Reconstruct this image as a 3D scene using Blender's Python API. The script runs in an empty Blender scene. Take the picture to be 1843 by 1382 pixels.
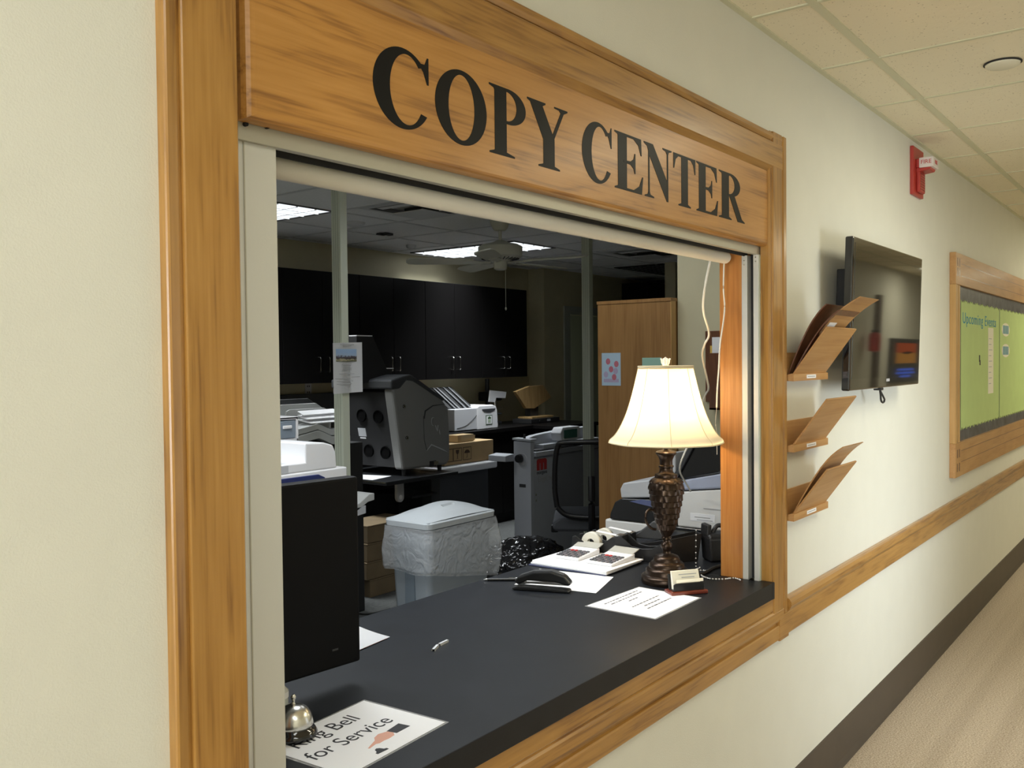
import bpy, bmesh, math, random
from mathutils import Matrix, Vector, noise
R = math.radians
random.seed(7)
SC = bpy.context.scene
C = bpy.data.collections.new('place'); SC.collection.children.link(C)

# ------------------------------------------------------------------ camera
YW, PT, RL = R(52.580), R(1.4122), R(-0.5894)
fw = Vector((math.sin(YW)*math.cos(PT), math.cos(YW)*math.cos(PT), -math.sin(PT)))
rt = Vector((math.cos(YW), -math.sin(YW), 0)); up = rt.cross(fw)
r2 = rt*math.cos(RL)+up*math.sin(RL); u2 = -rt*math.sin(RL)+up*math.cos(RL)
cd = bpy.data.cameras.new('camera'); cam = bpy.data.objects.new('camera', cd); C.objects.link(cam)
M4 = Matrix((r2, u2, -fw)).transposed().to_4x4(); M4.translation = Vector((0, -1.076, 1.55))
cam.matrix_world = M4
cd.sensor_width = 36; cd.lens = 1633.67/1843*36; cd.clip_start = 0.02
SC.camera = cam

# ------------------------------------------------------------------ view, world, big lights
SC.view_settings.view_transform = 'Standard'; SC.view_settings.look = 'None'
SC.view_settings.gamma = 1; SC.view_settings.exposure = 0.0; SC.view_settings.use_curve_mapping = False
W = bpy.data.worlds.new('world'); SC.world = W; W.use_nodes = True
W.node_tree.nodes['Background'].inputs[0].default_value = (0.6, 0.65, 0.7, 1)
W.node_tree.nodes['Background'].inputs[1].default_value = 0.03
CE = 2.565
def area(name, loc, sx, sy, power, col, rot=(0, 0, 0), spread=180):
    l = bpy.data.lights.new(name, 'AREA'); l.shape = 'RECTANGLE'; l.size = sx; l.size_y = sy
    l.energy = power; l.color = col
    o = bpy.data.objects.new(name, l); o.location = loc; o.rotation_euler = rot; C.objects.link(o); l.spread = R(spread); return o
WARM = (0.98, 0.925, 0.68); NEUT = (0.95, 1.0, 0.99); COOL = (0.82, 0.91, 1.0)
# hall troffers: light from the fixtures built further down at the same places; the cool leftmost one has none
for hx, pw, cc in ((0.16, 10.5, NEUT), (3.21+.61, 24, WARM), (8.1, 30, WARM), (12.4, 26, WARM), (-3.5, 18, COOL)):
    area('hall_light', (hx, -1.40, CE-0.0056), 0.5, 1.1, pw, cc)
# daylight through the glass door of the opposite hall wall, and an added cool fill, without a window, at the near end
area('door_daylight', (4.0, -2.30, .85), 0.8, 1.5, 7, COOL, (R(90), 0, 0), 75)
area('hall_end_fill', (-4.6, -1.1, 1.4), 1.6, 2.0, 140, (0.88, 0.94, 1.0), (0, R(-90), 0))
# lit far troffers of the room, then unseen ones added to brighten its near side
for rx, ry, pw, sprd in ((3.805, 4.135, 34, 100), (6.395, 4.145, 34, 100), (1.2, 2.3, 46, 150), (1.98, 1.09, 24, 120), (3.805, 1.51, 7.5, 165)):
    area('room_light', (rx, ry, CE-0.0056), 0.56, 1.15, pw, (0.92, 0.97, 1.0), spread=sprd)

# ------------------------------------------------------------------ materials
MATS = {}
def nt(name):
    m = bpy.data.materials.new(name); m.use_nodes = True; n = m.node_tree
    return m, n, n.nodes['Principled BSDF']
def mat(name, col, rough=.5, metal=0, bump=0, bscale=200, var=0, vscale=8, spec=.5, coat=0, alpha=1, trans=0, emit=None, es=0):
    if name in MATS: return MATS[name]
    m, n, b = nt(name); L = n.links
    b.inputs['Base Color'].default_value = (*col, 1); b.inputs['Roughness'].default_value = rough
    b.inputs['Metallic'].default_value = metal; b.inputs['Specular IOR Level'].default_value = spec
    b.inputs['Coat Weight'].default_value = coat; b.inputs['Transmission Weight'].default_value = trans
    b.inputs['Alpha'].default_value = alpha
    if emit: b.inputs['Emission Color'].default_value = (*emit, 1); b.inputs['Emission Strength'].default_value = es
    tc = n.nodes.new('ShaderNodeTexCoord')
    if var:
        t = n.nodes.new('ShaderNodeTexNoise'); t.inputs['Scale'].default_value = vscale; t.inputs['Detail'].default_value = 5
        L.new(tc.outputs['Object'], t.inputs['Vector'])
        r = n.nodes.new('ShaderNodeValToRGB'); r.color_ramp.elements[0].position = .3; r.color_ramp.elements[1].position = .7
        r.color_ramp.elements[0].color = (*[c*(1-var) for c in col], 1); r.color_ramp.elements[1].color = (*[min(1, c*(1+var)) for c in col], 1)
        L.new(t.outputs['Fac'], r.inputs['Fac']); L.new(r.outputs['Color'], b.inputs['Base Color'])
    if bump:
        t = n.nodes.new('ShaderNodeTexNoise'); t.inputs['Scale'].default_value = bscale; t.inputs['Detail'].default_value = 3
        L.new(tc.outputs['Object'], t.inputs['Vector'])
        bp = n.nodes.new('ShaderNodeBump'); bp.inputs['Strength'].default_value = bump; bp.inputs['Distance'].default_value = .002
        L.new(t.outputs['Fac'], bp.inputs['Height']); L.new(bp.outputs['Normal'], b.inputs['Normal'])
    MATS[name] = m; return m
def wood(name, c1, c2, c3, grain='X', rough=.3, scale=1.0, coat=.35):
    if name in MATS: return MATS[name]
    m, n, b = nt(name); L = n.links; N = n.nodes.new
    tc = N('ShaderNodeTexCoord'); mp = N('ShaderNodeMapping'); L.new(tc.outputs['Object'], mp.inputs['Vector'])
    s = {'X': (1, 9, 9), 'Y': (9, 1, 9), 'Z': (9, 9, 1)}[grain]
    mp.inputs['Scale'].default_value = [k*scale for k in s]
    n1 = N('ShaderNodeTexNoise'); n1.inputs['Scale'].default_value = 1.6; n1.inputs['Detail'].default_value = 4; n1.inputs['Distortion'].default_value = .35
    L.new(mp.outputs[0], n1.inputs['Vector'])
    mu = N('ShaderNodeMath'); mu.operation = 'MULTIPLY'; mu.inputs[1].default_value = 5; L.new(n1.outputs['Fac'], mu.inputs[0])
    fr = N('ShaderNodeMath'); fr.operation = 'PINGPONG'; fr.inputs[1].default_value = .5; L.new(mu.outputs[0], fr.inputs[0])
    mp2 = N('ShaderNodeMapping'); L.new(tc.outputs['Object'], mp2.inputs['Vector'])
    s2 = {'X': (4, 150, 150), 'Y': (150, 4, 150), 'Z': (150, 150, 4)}[grain]; mp2.inputs['Scale'].default_value = s2
    n2 = N('ShaderNodeTexNoise'); n2.inputs['Scale'].default_value = 1; n2.inputs['Detail'].default_value = 3; L.new(mp2.outputs[0], n2.inputs['Vector'])
    mx = N('ShaderNodeMix'); mx.inputs[0].default_value = .56
    L.new(fr.outputs[0], mx.inputs[2]); L.new(n2.outputs['Fac'], mx.inputs[3])
    r = N('ShaderNodeValToRGB'); e = r.color_ramp.elements
    e[0].position = .2; e[0].color = (*c1, 1); e[1].position = .6; e[1].color = (*c3, 1); k = e.new(.36); k.color = (*c2, 1)
    L.new(mx.outputs[0], r.inputs['Fac']); L.new(r.outputs['Color'], b.inputs['Base Color'])
    n3 = N('ShaderNodeTexNoise'); n3.inputs['Scale'].default_value = 3; L.new(tc.outputs['Object'], n3.inputs['Vector'])
    hs = N('ShaderNodeHueSaturation'); L.new(r.outputs['Color'], hs.inputs['Color'])
    mr = N('ShaderNodeMapRange'); mr.inputs['To Min'].default_value = .82; mr.inputs['To Max'].default_value = 1.18; L.new(n3.outputs['Fac'], mr.inputs['Value'])
    L.new(mr.outputs[0], hs.inputs['Value']); L.new(hs.outputs[0], b.inputs['Base Color'])
    bp = N('ShaderNodeBump'); bp.inputs['Strength'].default_value = .12; bp.inputs['Distance'].default_value = .001
    L.new(n2.outputs['Fac'], bp.inputs['Height']); L.new(bp.outputs['Normal'], b.inputs['Normal'])
    b.inputs['Roughness'].default_value = rough; b.inputs['Coat Weight'].default_value = coat; b.inputs['Coat Roughness'].default_value = .18
    MATS[name] = m; return m
OA, OB, OC = (0.22, 0.095, 0.020), (0.38, 0.187, 0.040), (0.45, 0.235, 0.058)
oakX = wood('oak_along', OA, OB, OC, 'X'); oakZ = wood('oak_upright', OA, OB, OC, 'Z')
oakG = wood('oak_groove_shade', (.10, .035, .01), (.14, .05, .015), (.17, .07, .02), 'X')  # darkened oak puts the shade of grooves and recesses into the colour
panelX = wood('oak_sign', (0.27, 0.115, 0.025), (0.46, 0.215, 0.045), (0.53, 0.26, 0.065), 'X', .4, .8, .12)
oakP = wood('oak_pale_along', (0.40, 0.20, 0.065), (0.47, 0.25, 0.085), (0.52, 0.29, 0.11), 'X', .4, .6, .1)
oakPZ = wood('oak_pale_upright', (0.42, 0.23, 0.075), (0.52, 0.30, 0.10), (0.58, 0.35, 0.13), 'Z', .4, .6, .1)
cabw = wood('cabinet_wood', (0.23, 0.11, 0.032), (0.29, 0.15, 0.048), (0.34, 0.18, 0.06), 'Z', .45, .5, .05)
jambw = wood('jamb_wood', (0.36, 0.14, 0.035), (0.44, 0.18, 0.045), (0.50, 0.23, 0.065), 'Z', .3, .8)
redw = wood('cherry_wood', (0.12, 0.02, 0.012), (0.17, 0.03, 0.018), (0.2, 0.045, 0.02), 'X', .25)
brownw = wood('holder_wood', (0.10, 0.035, 0.014), (0.14, 0.05, 0.02), (0.17, 0.065, 0.028), 'Z', .4)
pine = wood('pine', (0.36, 0.22, 0.08), (0.45, 0.29, 0.12), (0.52, 0.34, 0.15), 'Z', .5, 1, 0)
wallm = mat('hall_paint', (0.735, 0.725, 0.635), .55, bump=.25, bscale=350, var=.015)
roomw = mat('room_paint', (0.58, 0.53, 0.35), .6, bump=.2, bscale=300, var=.02)
greyw = mat('back_office_paint', (0.42, 0.44, 0.38), .6)
black = mat('black_laminate', (0.016, 0.017, 0.019), .34, var=.12, vscale=30)
count = mat('counter_laminate', (0.009, 0.0105, 0.0135), .42, spec=.28, bump=.15, bscale=600, var=.18, vscale=14)
cabk = mat('black_cabinet', (0.0055, 0.005, 0.005), .38, spec=.22)
mplas = mat('monitor_plastic', (0.007, 0.007, 0.008), .6, spec=.12)
bplas = mat('black_plastic', (0.014, 0.014, 0.015), .32, bump=.05)
mblack = mat('matt_black', (0.012, 0.012, 0.012), .7, bump=.2)
gloss = mat('gloss_black', (0.006, 0.006, 0.007), .05, coat=.6)
dgrey = mat('dark_grey_plastic', (0.045, 0.047, 0.05), .42, bump=.08)
mgrey = mat('machine_grey', (0.27, 0.27, 0.26), .42, metal=.25, bump=.08, bscale=500)
lgrey = mat('light_grey_plastic', (0.50, 0.51, 0.53), .45)
tgrey = mat('tray_grey', (0.46, 0.47, 0.46), .5)
cream = mat('machine_cream', (0.74, 0.73, 0.70), .45)
white = mat('white_plastic', (0.78, 0.78, 0.79), .4)
paper = mat('paper', (0.86, 0.86, 0.87), .7)
cream_paper = mat('cream_card', (0.84, 0.80, 0.66), .7)
blueplas = mat('navy_plastic', (0.02, 0.03, 0.12), .3)
bluegrey = mat('blue_grey_plastic', (0.40, 0.44, 0.56), .4)
alum = mat('aluminium', (0.66, 0.66, 0.62), .42, metal=.35, bump=.05)
alumd = mat('aluminium_header', (0.46, 0.44, 0.36), .45, metal=.45)
chrome = mat('chrome', (0.85, 0.85, 0.85), .08, metal=1)
nickel = mat('brushed_nickel', (0.72, 0.71, 0.66), .25, metal=1)
polem = mat('pole_paint', (0.62, 0.66, 0.54), .5)
fanm = mat('fan_paint', (0.62, 0.62, 0.52), .4)
creas = mat('creaser_paint', (0.44, 0.46, 0.50), .45)
tileR = mat('room_tile', (0.82, 0.83, 0.84), .8, bump=.4, bscale=150, var=.04, vscale=60)
gridm = mat('ceiling_grid', (0.66, 0.64, 0.45), .5)
gridr = mat('room_grid', (0.60, 0.61, 0.62), .5)
cardb = mat('cardboard', (0.45, 0.31, 0.15), .75, var=.06)
cardd = mat('brown_carton', (0.20, 0.145, 0.08), .8, var=.1)
ink = mat('ink', (0.01, 0.01, 0.012), .6)
vinyl = mat('vinyl_letter', (0.010, 0.010, 0.010), .4, spec=.12)
greyink = mat('grey_ink', (0.42, 0.42, 0.42), .7)
redp = mat('red_paint', (0.42, 0.035, 0.025), .4)
redi = mat('red_ink', (0.50, 0.03, 0.03), .5)
bronze = mat('bronze', (0.050, 0.032, 0.022), .30, metal=.8, var=.25, vscale=40)
canp = mat('bin_plastic', (0.40, 0.45, 0.50), .45)
lidp = mat('bin_lid_plastic', (0.56, 0.60, 0.63), .45)
basem = mat('cove_base', (0.060, 0.046, 0.033), .45, var=.1)
fabric = mat('chair_fabric', (0.075, 0.08, 0.09), .9, bump=.6, bscale=900)
orange = mat('orange_paper', (0.8, 0.3, 0.08), .6)
board = mat('green_paper', (0.50, 0.64, 0.25), .7, var=.03)
border = mat('dark_foil_border', (0.06, 0.06, 0.075), .3, var=.9, vscale=16)
bink = mat('blue_letter', (0.02, 0.25, 0.36), .6)
teal = mat('teal_liquid', (0.02, 0.45, 0.42), .1, trans=.5)
skinp = mat('printed_skin', (0.72, 0.38, 0.28), .6)
cord = mat('white_cord', (0.80, 0.76, 0.66), .5)
carpetR = mat('room_carpet', (0.075, 0.078, 0.075), .95, bump=1, bscale=300, var=.25, vscale=40)
yellow = mat('yellow_note', (0.75, 0.5, 0.1), .6)
mint = mat('mint_paper', (0.33, 0.55, 0.45), .6)
bluep = mat('blue_paper', (0.42, 0.56, 0.68), .6)
winf = mat('fibre_mesh', (0.012, 0.012, 0.013), .8, alpha=.74)

def glassy(name, col, mixf, rough=.1, bump=0):
    m, n, b = nt(name); L = n.links
    b.inputs['Base Color'].default_value = (*col, 1); b.inputs['Roughness'].default_value = rough
    tr = n.nodes.new('ShaderNodeBsdfTransparent'); mx = n.nodes.new('ShaderNodeMixShader'); mx.inputs[0].default_value = mixf
    L.new(tr.outputs[0], mx.inputs[1]); L.new(b.outputs[0], mx.inputs[2]); L.new(mx.outputs[0], n.nodes['Material Output'].inputs[0])
    if bump:
        tc = n.nodes.new('ShaderNodeTexCoord'); t = n.nodes.new('ShaderNodeTexNoise'); t.inputs['Scale'].default_value = 14; t.inputs['Distortion'].default_value = 2
        L.new(tc.outputs['Object'], t.inputs['Vector'])
        bp = n.nodes.new('ShaderNodeBump'); bp.inputs['Strength'].default_value = bump; bp.inputs['Distance'].default_value = .02
        L.new(t.outputs['Fac'], bp.inputs['Height']); L.new(bp.outputs['Normal'], b.inputs['Normal'])
    MATS[name] = m; return m
film = glassy('clear_film', (0.8, 0.8, 0.8), .25, .08)
bagf = glassy('clear_bag', (0.80, 0.83, 0.86), .37, .12, .5)
drawm = glassy('drawer_plastic', (0.35, 0.42, 0.50), .6, .2)
crystal = glassy('crystal', (0.95, 0.93, 0.85), .55, .03)
trash_black = mat('bin_bag_black', (0.01, 0.01, 0.011), .12, coat=.5)

def shade_mat():
    m, n, b = nt('shade_silk'); L = n.links; N = n.nodes.new
    b.inputs['Base Color'].default_value = (0.80, 0.74, 0.58, 1); b.inputs['Roughness'].default_value = .8
    t = N('ShaderNodeBsdfTranslucent'); t.inputs[0].default_value = (0.90, 0.82, 0.62, 1)
    mx = N('ShaderNodeMixShader'); mx.inputs[0].default_value = .5
    L.new(b.outputs[0], mx.inputs[1]); L.new(t.outputs[0], mx.inputs[2]); L.new(mx.outputs[0], n.nodes['Material Output'].inputs[0])
    return m
shadem = shade_mat()

def emis(name, col, s):
    m, n, b = nt(name); n.nodes.remove(b)
    e = n.nodes.new('ShaderNodeEmission'); e.inputs[0].default_value = (*col, 1); e.inputs[1].default_value = s
    n.links.new(e.outputs[0], n.nodes['Material Output'].inputs[0]); return m
lensm = emis('lit_lens', (0.93, 0.97, 1.0), 1.05)
hall_lens = emis('lit_hall_lens', (1.0, 0.95, 0.8), 3)
sky_glass = emis('daylight_glass', (0.8, 0.9, 1.0), 1.4)
bulbm = emis('bulb_glow', (1.0, 0.85, 0.6), 5)
_n = bulbm.node_tree; _e = [x for x in _n.nodes if x.type == 'EMISSION'][0]; _t = _n.nodes.new('ShaderNodeBsdfTransparent'); _m = _n.nodes.new('ShaderNodeMixShader'); _m.inputs[0].default_value = .12
_n.links.new(_t.outputs[0], _m.inputs[1]); _n.links.new(_e.outputs[0], _m.inputs[2]); _n.links.new(_m.outputs[0], _n.nodes['Material Output'].inputs[0])
lcdm = mat('green_lcd', (0.03, 0.10, 0.08), .3)

def tile_mat():
    m, n, b = nt('hall_ceiling_tile'); L = n.links; N = n.nodes.new
    tc = N('ShaderNodeTexCoord')
    v = N('ShaderNodeTexVoronoi'); v.inputs['Scale'].default_value = 75; L.new(tc.outputs['Object'], v.inputs['Vector'])
    r = N('ShaderNodeValToRGB'); e = r.color_ramp.elements; e[0].position = .13; e[0].color = (.52, .45, .31, 1); e[1].position = .26; e[1].color = (.88, .80, .60, 1)
    n1 = N('ShaderNodeTexNoise'); n1.inputs['Scale'].default_value = 38; L.new(tc.outputs['Object'], n1.inputs['Vector'])
    a = N('ShaderNodeMath'); a.operation = 'MULTIPLY_ADD'; a.inputs[1].default_value = .55; a.inputs[2].default_value = -.2
    L.new(n1.outputs['Fac'], a.inputs[0])
    ad = N('ShaderNodeMath'); ad.operation = 'ADD'; L.new(v.outputs['Distance'], ad.inputs[0]); L.new(a.outputs[0], ad.inputs[1])
    L.new(ad.outputs[0], r.inputs['Fac']); L.new(r.outputs['Color'], b.inputs['Base Color'])
    b.inputs['Roughness'].default_value = .9
    bp = N('ShaderNodeBump'); bp.inputs['Strength'].default_value = .4; bp.inputs['Distance'].default_value = .003
    L.new(n1.outputs['Fac'], bp.inputs['Height']); L.new(bp.outputs['Normal'], b.inputs['Normal'])
    return m
tileH = tile_mat()
def carpet_mat():
    m, n, b = nt('hall_carpet'); L = n.links; N = n.nodes.new
    tc = N('ShaderNodeTexCoord')
    n1 = N('ShaderNodeTexNoise'); n1.inputs['Scale'].default_value = 150; n1.inputs['Detail'].default_value = 2; L.new(tc.outputs['Object'], n1.inputs['Vector'])
    mp = N('ShaderNodeMapping'); mp.inputs['Scale'].default_value = (.05, 3.8, 1); mp.inputs['Rotation'].default_value = (0, 0, R(1)); L.new(tc.outputs['Object'], mp.inputs['Vector'])
    n2 = N('ShaderNodeTexNoise'); n2.inputs['Scale'].default_value = 1.6; L.new(mp.outputs[0], n2.inputs['Vector'])
    r1 = N('ShaderNodeValToRGB'); e = r1.color_ramp.elements; e[0].position = .3; e[0].color = (.36, .28, .20, 1); e[1].position = .7; e[1].color = (.66, .56, .44, 1)
    r2_ = N('ShaderNodeValToRGB'); e = r2_.color_ramp.elements; e[0].position = .42; e[0].color = (.88, .87, .86, 1); e[1].position = .56; e[1].color = (1, 1, 1, 1)
    mx = N('ShaderNodeMix'); mx.data_type = 'RGBA'; mx.blend_type = 'MULTIPLY'; mx.inputs[0].default_value = 1
    L.new(n1.outputs['Fac'], r1.inputs['Fac']); L.new(n2.outputs['Fac'], r2_.inputs['Fac'])
    L.new(r1.outputs[0], mx.inputs[6]); L.new(r2_.outputs[0], mx.inputs[7]); L.new(mx.outputs[2], b.inputs['Base Color'])
    b.inputs['Roughness'].default_value = .95
    bp = N('ShaderNodeBump'); bp.inputs['Strength'].default_value = .8; bp.inputs['Distance'].default_value = .004
    L.new(n1.outputs['Fac'], bp.inputs['Height']); L.new(bp.outputs['Normal'], b.inputs['Normal'])
    return m
carpetH = carpet_mat()
def photo_mat():   # tiny landscape print: sky, dark buildings, lawn
    m, n, b = nt('printed_photo'); L = n.links; N = n.nodes.new
    tc = N('ShaderNodeTexCoord'); s = N('ShaderNodeSeparateXYZ'); L.new(tc.outputs['Generated'], s.inputs[0])
    ns = N('ShaderNodeTexNoise'); ns.inputs['Scale'].default_value = 7; L.new(tc.outputs['Generated'], ns.inputs['Vector'])
    a = N('ShaderNodeMath'); a.operation = 'MULTIPLY_ADD'; a.inputs[1].default_value = .45; L.new(ns.outputs['Fac'], a.inputs[0]); L.new(s.outputs['Z'], a.inputs[2])
    r = N('ShaderNodeValToRGB'); e = r.color_ramp.elements
    e[0].position = .25; e[0].color = (.10, .11, .05, 1); e[1].position = .9; e[1].color = (.35, .5, .72, 1)
    for p, c in ((.36, (.5, .45, .3)), (.44, (.06, .05, .04)), (.62, (.10, .08, .10)), (.72, (.4, .5, .65))):
        k = e.new(p); k.color = (*c, 1)
    L.new(a.outputs[0], r.inputs[0]); L.new(r.outputs[0], b.inputs['Base Color']); return m
photom = photo_mat()

# ------------------------------------------------------------------ mesh helpers
class MB:
    def __init__(s): s.bm = bmesh.new(); s.mats = []
    def mi(s, m):
        if m not in s.mats: s.mats.append(m)
        return s.mats.index(m)
    def _add(s, b2, m, mx=None, smooth=False):
        me = bpy.data.meshes.new('tmp'); 
        i = s.mi(m)
        for f in b2.faces: f.material_index = i; f.smooth = smooth
        if mx is not None: bmesh.ops.transform(b2, matrix=mx, verts=b2.verts)
        b2.to_mesh(me); b2.free(); s.bm.from_mesh(me); bpy.data.meshes.remove(me)
    def box(s, x0, x1, y0, y1, z0, z1, m, bev=0, mx=None, seg=2):
        b = bmesh.new(); bmesh.ops.create_cube(b, size=1)
        for v in b.verts: v.co = ((x0+x1)/2+v.co.x*(x1-x0), (y0+y1)/2+v.co.y*(y1-y0), (z0+z1)/2+v.co.z*(z1-z0))
        if bev: bmesh.ops.bevel(b, geom=list(b.edges), offset=bev, segments=seg, affect='EDGES', profile=.5)
        s._add(b, m, mx); return s
    def prism(s, pts, axis, a, b_, m, bev=0, mx=None, smooth=False):
        b = bmesh.new()
        def mk(p, t): return {'X': (t, p[0], p[1]), 'Y': (p[0], t, p[1]), 'Z': (p[0], p[1], t)}[axis]
        v0 = [b.verts.new(mk(p, a)) for p in pts]; v1 = [b.verts.new(mk(p, b_)) for p in pts]
        f0 = b.faces.new(v0); b.faces.new(v1[::-1]); n = len(pts)
        for i in range(n): b.faces.new((v0[i], v1[i], v1[(i+1) % n], v0[(i+1) % n]))
        bmesh.ops.recalc_face_normals(b, faces=b.faces)
        if bev: bmesh.ops.bevel(b, geom=list(b.edges), offset=bev, segments=2, affect='EDGES', profile=.5)
        s._add(b, m, mx, smooth); return s
    def lathe(s, prof, c, m, seg=48, axis='Z', mx=None, smooth=True, sq=None):
        b = bmesh.new(); rings = []
        for r, z in prof:
            ring = []
            for i in range(seg):
                a = 2*math.pi*i/seg; rr = max(r, 1e-5)
                if sq: rr *= sq(a, z)
                p = (rr*math.cos(a), rr*math.sin(a), z)
                if axis == 'X': p = (p[2], p[0], p[1])
                if axis == 'Y': p = (p[0], p[2], p[1])
                ring.append(b.verts.new((c[0]+p[0], c[1]+p[1], c[2]+p[2])))
            rings.append(ring)
        for k in range(len(rings)-1):
            for i in range(seg):
                j = (i+1) % seg; b.faces.new((rings[k][i], rings[k][j], rings[k+1][j], rings[k+1][i]))
        bmesh.ops.remove_doubles(b, verts=b.verts, dist=2e-5)
        bmesh.ops.recalc_face_normals(b, faces=b.faces)
        s._add(b, m, mx, smooth); return s
    def cyl(s, p0, p1, r, m, r1=None, seg=20, cap=True, mx=None):
        p0, p1 = Vector(p0), Vector(p1); d = p1-p0; r1 = r if r1 is None else r1
        b = bmesh.new(); bmesh.ops.create_cone(b, cap_ends=cap, segments=seg, radius1=r, radius2=r1, depth=d.length)
        q = d.to_track_quat('Z', 'Y').to_matrix().to_4x4(); q.translation = (p0+p1)/2
        bmesh.ops.transform(b, matrix=q, verts=b.verts)
        i = s.mi(m); me = bpy.data.meshes.new('t')
        for f in b.faces: f.material_index = i; f.smooth = len(f.verts) == 4
        if mx is not None: bmesh.ops.transform(b, matrix=mx, verts=b.verts)
        b.to_mesh(me); b.free(); s.bm.from_mesh(me); bpy.data.meshes.remove(me); return s
    def tube(s, pts, r, m, seg=8, mx=None, close=False):
        pts = [Vector(p) for p in pts]; b = bmesh.new(); rings = []; n = len(pts)
        rr = r if isinstance(r, (list, tuple)) else [r]*n
        for i, p in enumerate(pts):
            t = (pts[min(i+1, n-1)]-pts[max(i-1, 0)])
            if close: t = pts[(i+1) % n]-pts[i-1]
            q = t.to_track_quat('Z', 'Y')
            rings.append([b.verts.new(p+q @ Vector((rr[i]*math.cos(2*math.pi*k/seg), rr[i]*math.sin(2*math.pi*k/seg), 0))) for k in range(seg)])
        for k in range(n if close else n-1):
            A, B = rings[k], rings[(k+1) % n]
            for i in range(seg): j = (i+1) % seg; b.faces.new((A[i], A[j], B[j], B[i]))
        if not close: b.faces.new(rings[0][::-1]); b.faces.new(rings[-1])
        bmesh.ops.recalc_face_normals(b, faces=b.faces)
        s._add(b, m, mx, True); return s
    def poly(s, pts, m, mx=None):
        b = bmesh.new(); b.faces.new([b.verts.new(p) for p in pts]); s._add(b, m, mx); return s
    def slab(s, pts, t, m, mx=None, bev=0):   # thin plate from a 3d polygon, thickened along its normal
        pts = [Vector(p) for p in pts]; nrm = (pts[1]-pts[0]).cross(pts[2]-pts[1]).normalized()*t
        b = bmesh.new(); v0 = [b.verts.new(p) for p in pts]; v1 = [b.verts.new(p+nrm) for p in pts]; n = len(pts)
        b.faces.new(v0[::-1]); b.faces.new(v1)
        for i in range(n): b.faces.new((v0[i], v0[(i+1) % n], v1[(i+1) % n], v1[i]))
        bmesh.ops.recalc_face_normals(b, faces=b.faces)
        if bev: bmesh.ops.bevel(b, geom=list(b.edges), offset=bev, segments=2, affect='EDGES', profile=.5)
        s._add(b, m, mx); return s
    def grid(s, fn, nu, nv, m, smooth=True, thick=0):
        b = bmesh.new(); g = [[b.verts.new(fn(i/nu, j/nv)) for j in range(nv+1)] for i in range(nu+1)]
        for i in range(nu):
            for j in range(nv): b.faces.new((g[i][j], g[i+1][j], g[i+1][j+1], g[i][j+1]))
        if thick: bmesh.ops.solidify(b, geom=list(b.faces), thickness=thick)
        s._add(b, m, None, smooth); return s
    def obj(s, name, parent=None, loc=None):
        me = bpy.data.meshes.new(name)
        if loc is not None: bmesh.ops.translate(s.bm, vec=[-c for c in loc], verts=s.bm.verts)
        for e in s.bm.edges:
            if len(e.link_faces) == 2 and e.calc_face_angle(0) > .65: e.smooth = False
        s.bm.to_mesh(me); s.bm.free()
        for m in s.mats: me.materials.append(m)
        o = bpy.data.objects.new(name, me); C.objects.link(o)
        if loc is not None: o.location = loc
        if parent is not None: o.parent = parent
        return o
def thing(name, label, cat, loc=(0, 0, 0), rz=0, group=None):
    o = bpy.data.objects.new(name, None); C.objects.link(o); o.location = loc; o.rotation_euler = (0, 0, rz); o.empty_display_size = .05
    o['label'] = label; o['category'] = cat
    if group: o['group'] = group
    return o
def tag(o, label, cat, group=None):
    o['label'] = label; o['category'] = cat
    if group: o['group'] = group
    return o
def struct(o): o['kind'] = 'structure'; return o
def text(s, size, loc, rot, m, name='lettering', parent=None, extrude=.0003, align='CENTER', sx=1.0, spacing=1.0):
    c = bpy.data.curves.new(name, 'FONT'); c.body = s; c.size = size; c.extrude = extrude; c.align_x = align; c.align_y = 'CENTER'
    c.space_character = spacing
    t = bpy.data.objects.new(name, c); SC.collection.objects.link(t)
    dg = bpy.context.evaluated_depsgraph_get(); me = bpy.data.meshes.new_from_object(t.evaluated_get(dg))
    bpy.data.objects.remove(t); me.materials.clear(); me.materials.append(m)
    o = bpy.data.objects.new(name, me); C.objects.link(o); o.location = loc; o.rotation_euler = rot; o.scale = (sx, 1, 1)
    if parent is not None: o.parent = parent
    return o
def spline(pts, n=8):
    P = [Vector(p) for p in pts]; P = [P[0]]+P+[P[-1]]; out = []
    for i in range(1, len(P)-2):
        for k in range(n):
            t = k/n; a, b, c, d = P[i-1], P[i], P[i+1], P[i+2]
            out.append(.5*((2*b)+(c-a)*t+(2*a-5*b+4*c-d)*t*t+(3*b-a-3*c+d)*t**3))
    out.append(P[-2]); return out
def dup(root, loc, rz=None, label=None):
    r = root.copy(); C.objects.link(r); r.location = loc
    if rz is not None: r.rotation_euler = (0, 0, rz)
    if label: r['label'] = label
    for ch in list(root.children):
        c = ch.copy(); C.objects.link(c); c.parent = r
        for g in ch.children:
            d = g.copy(); C.objects.link(d); d.parent = c
    return r

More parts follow.
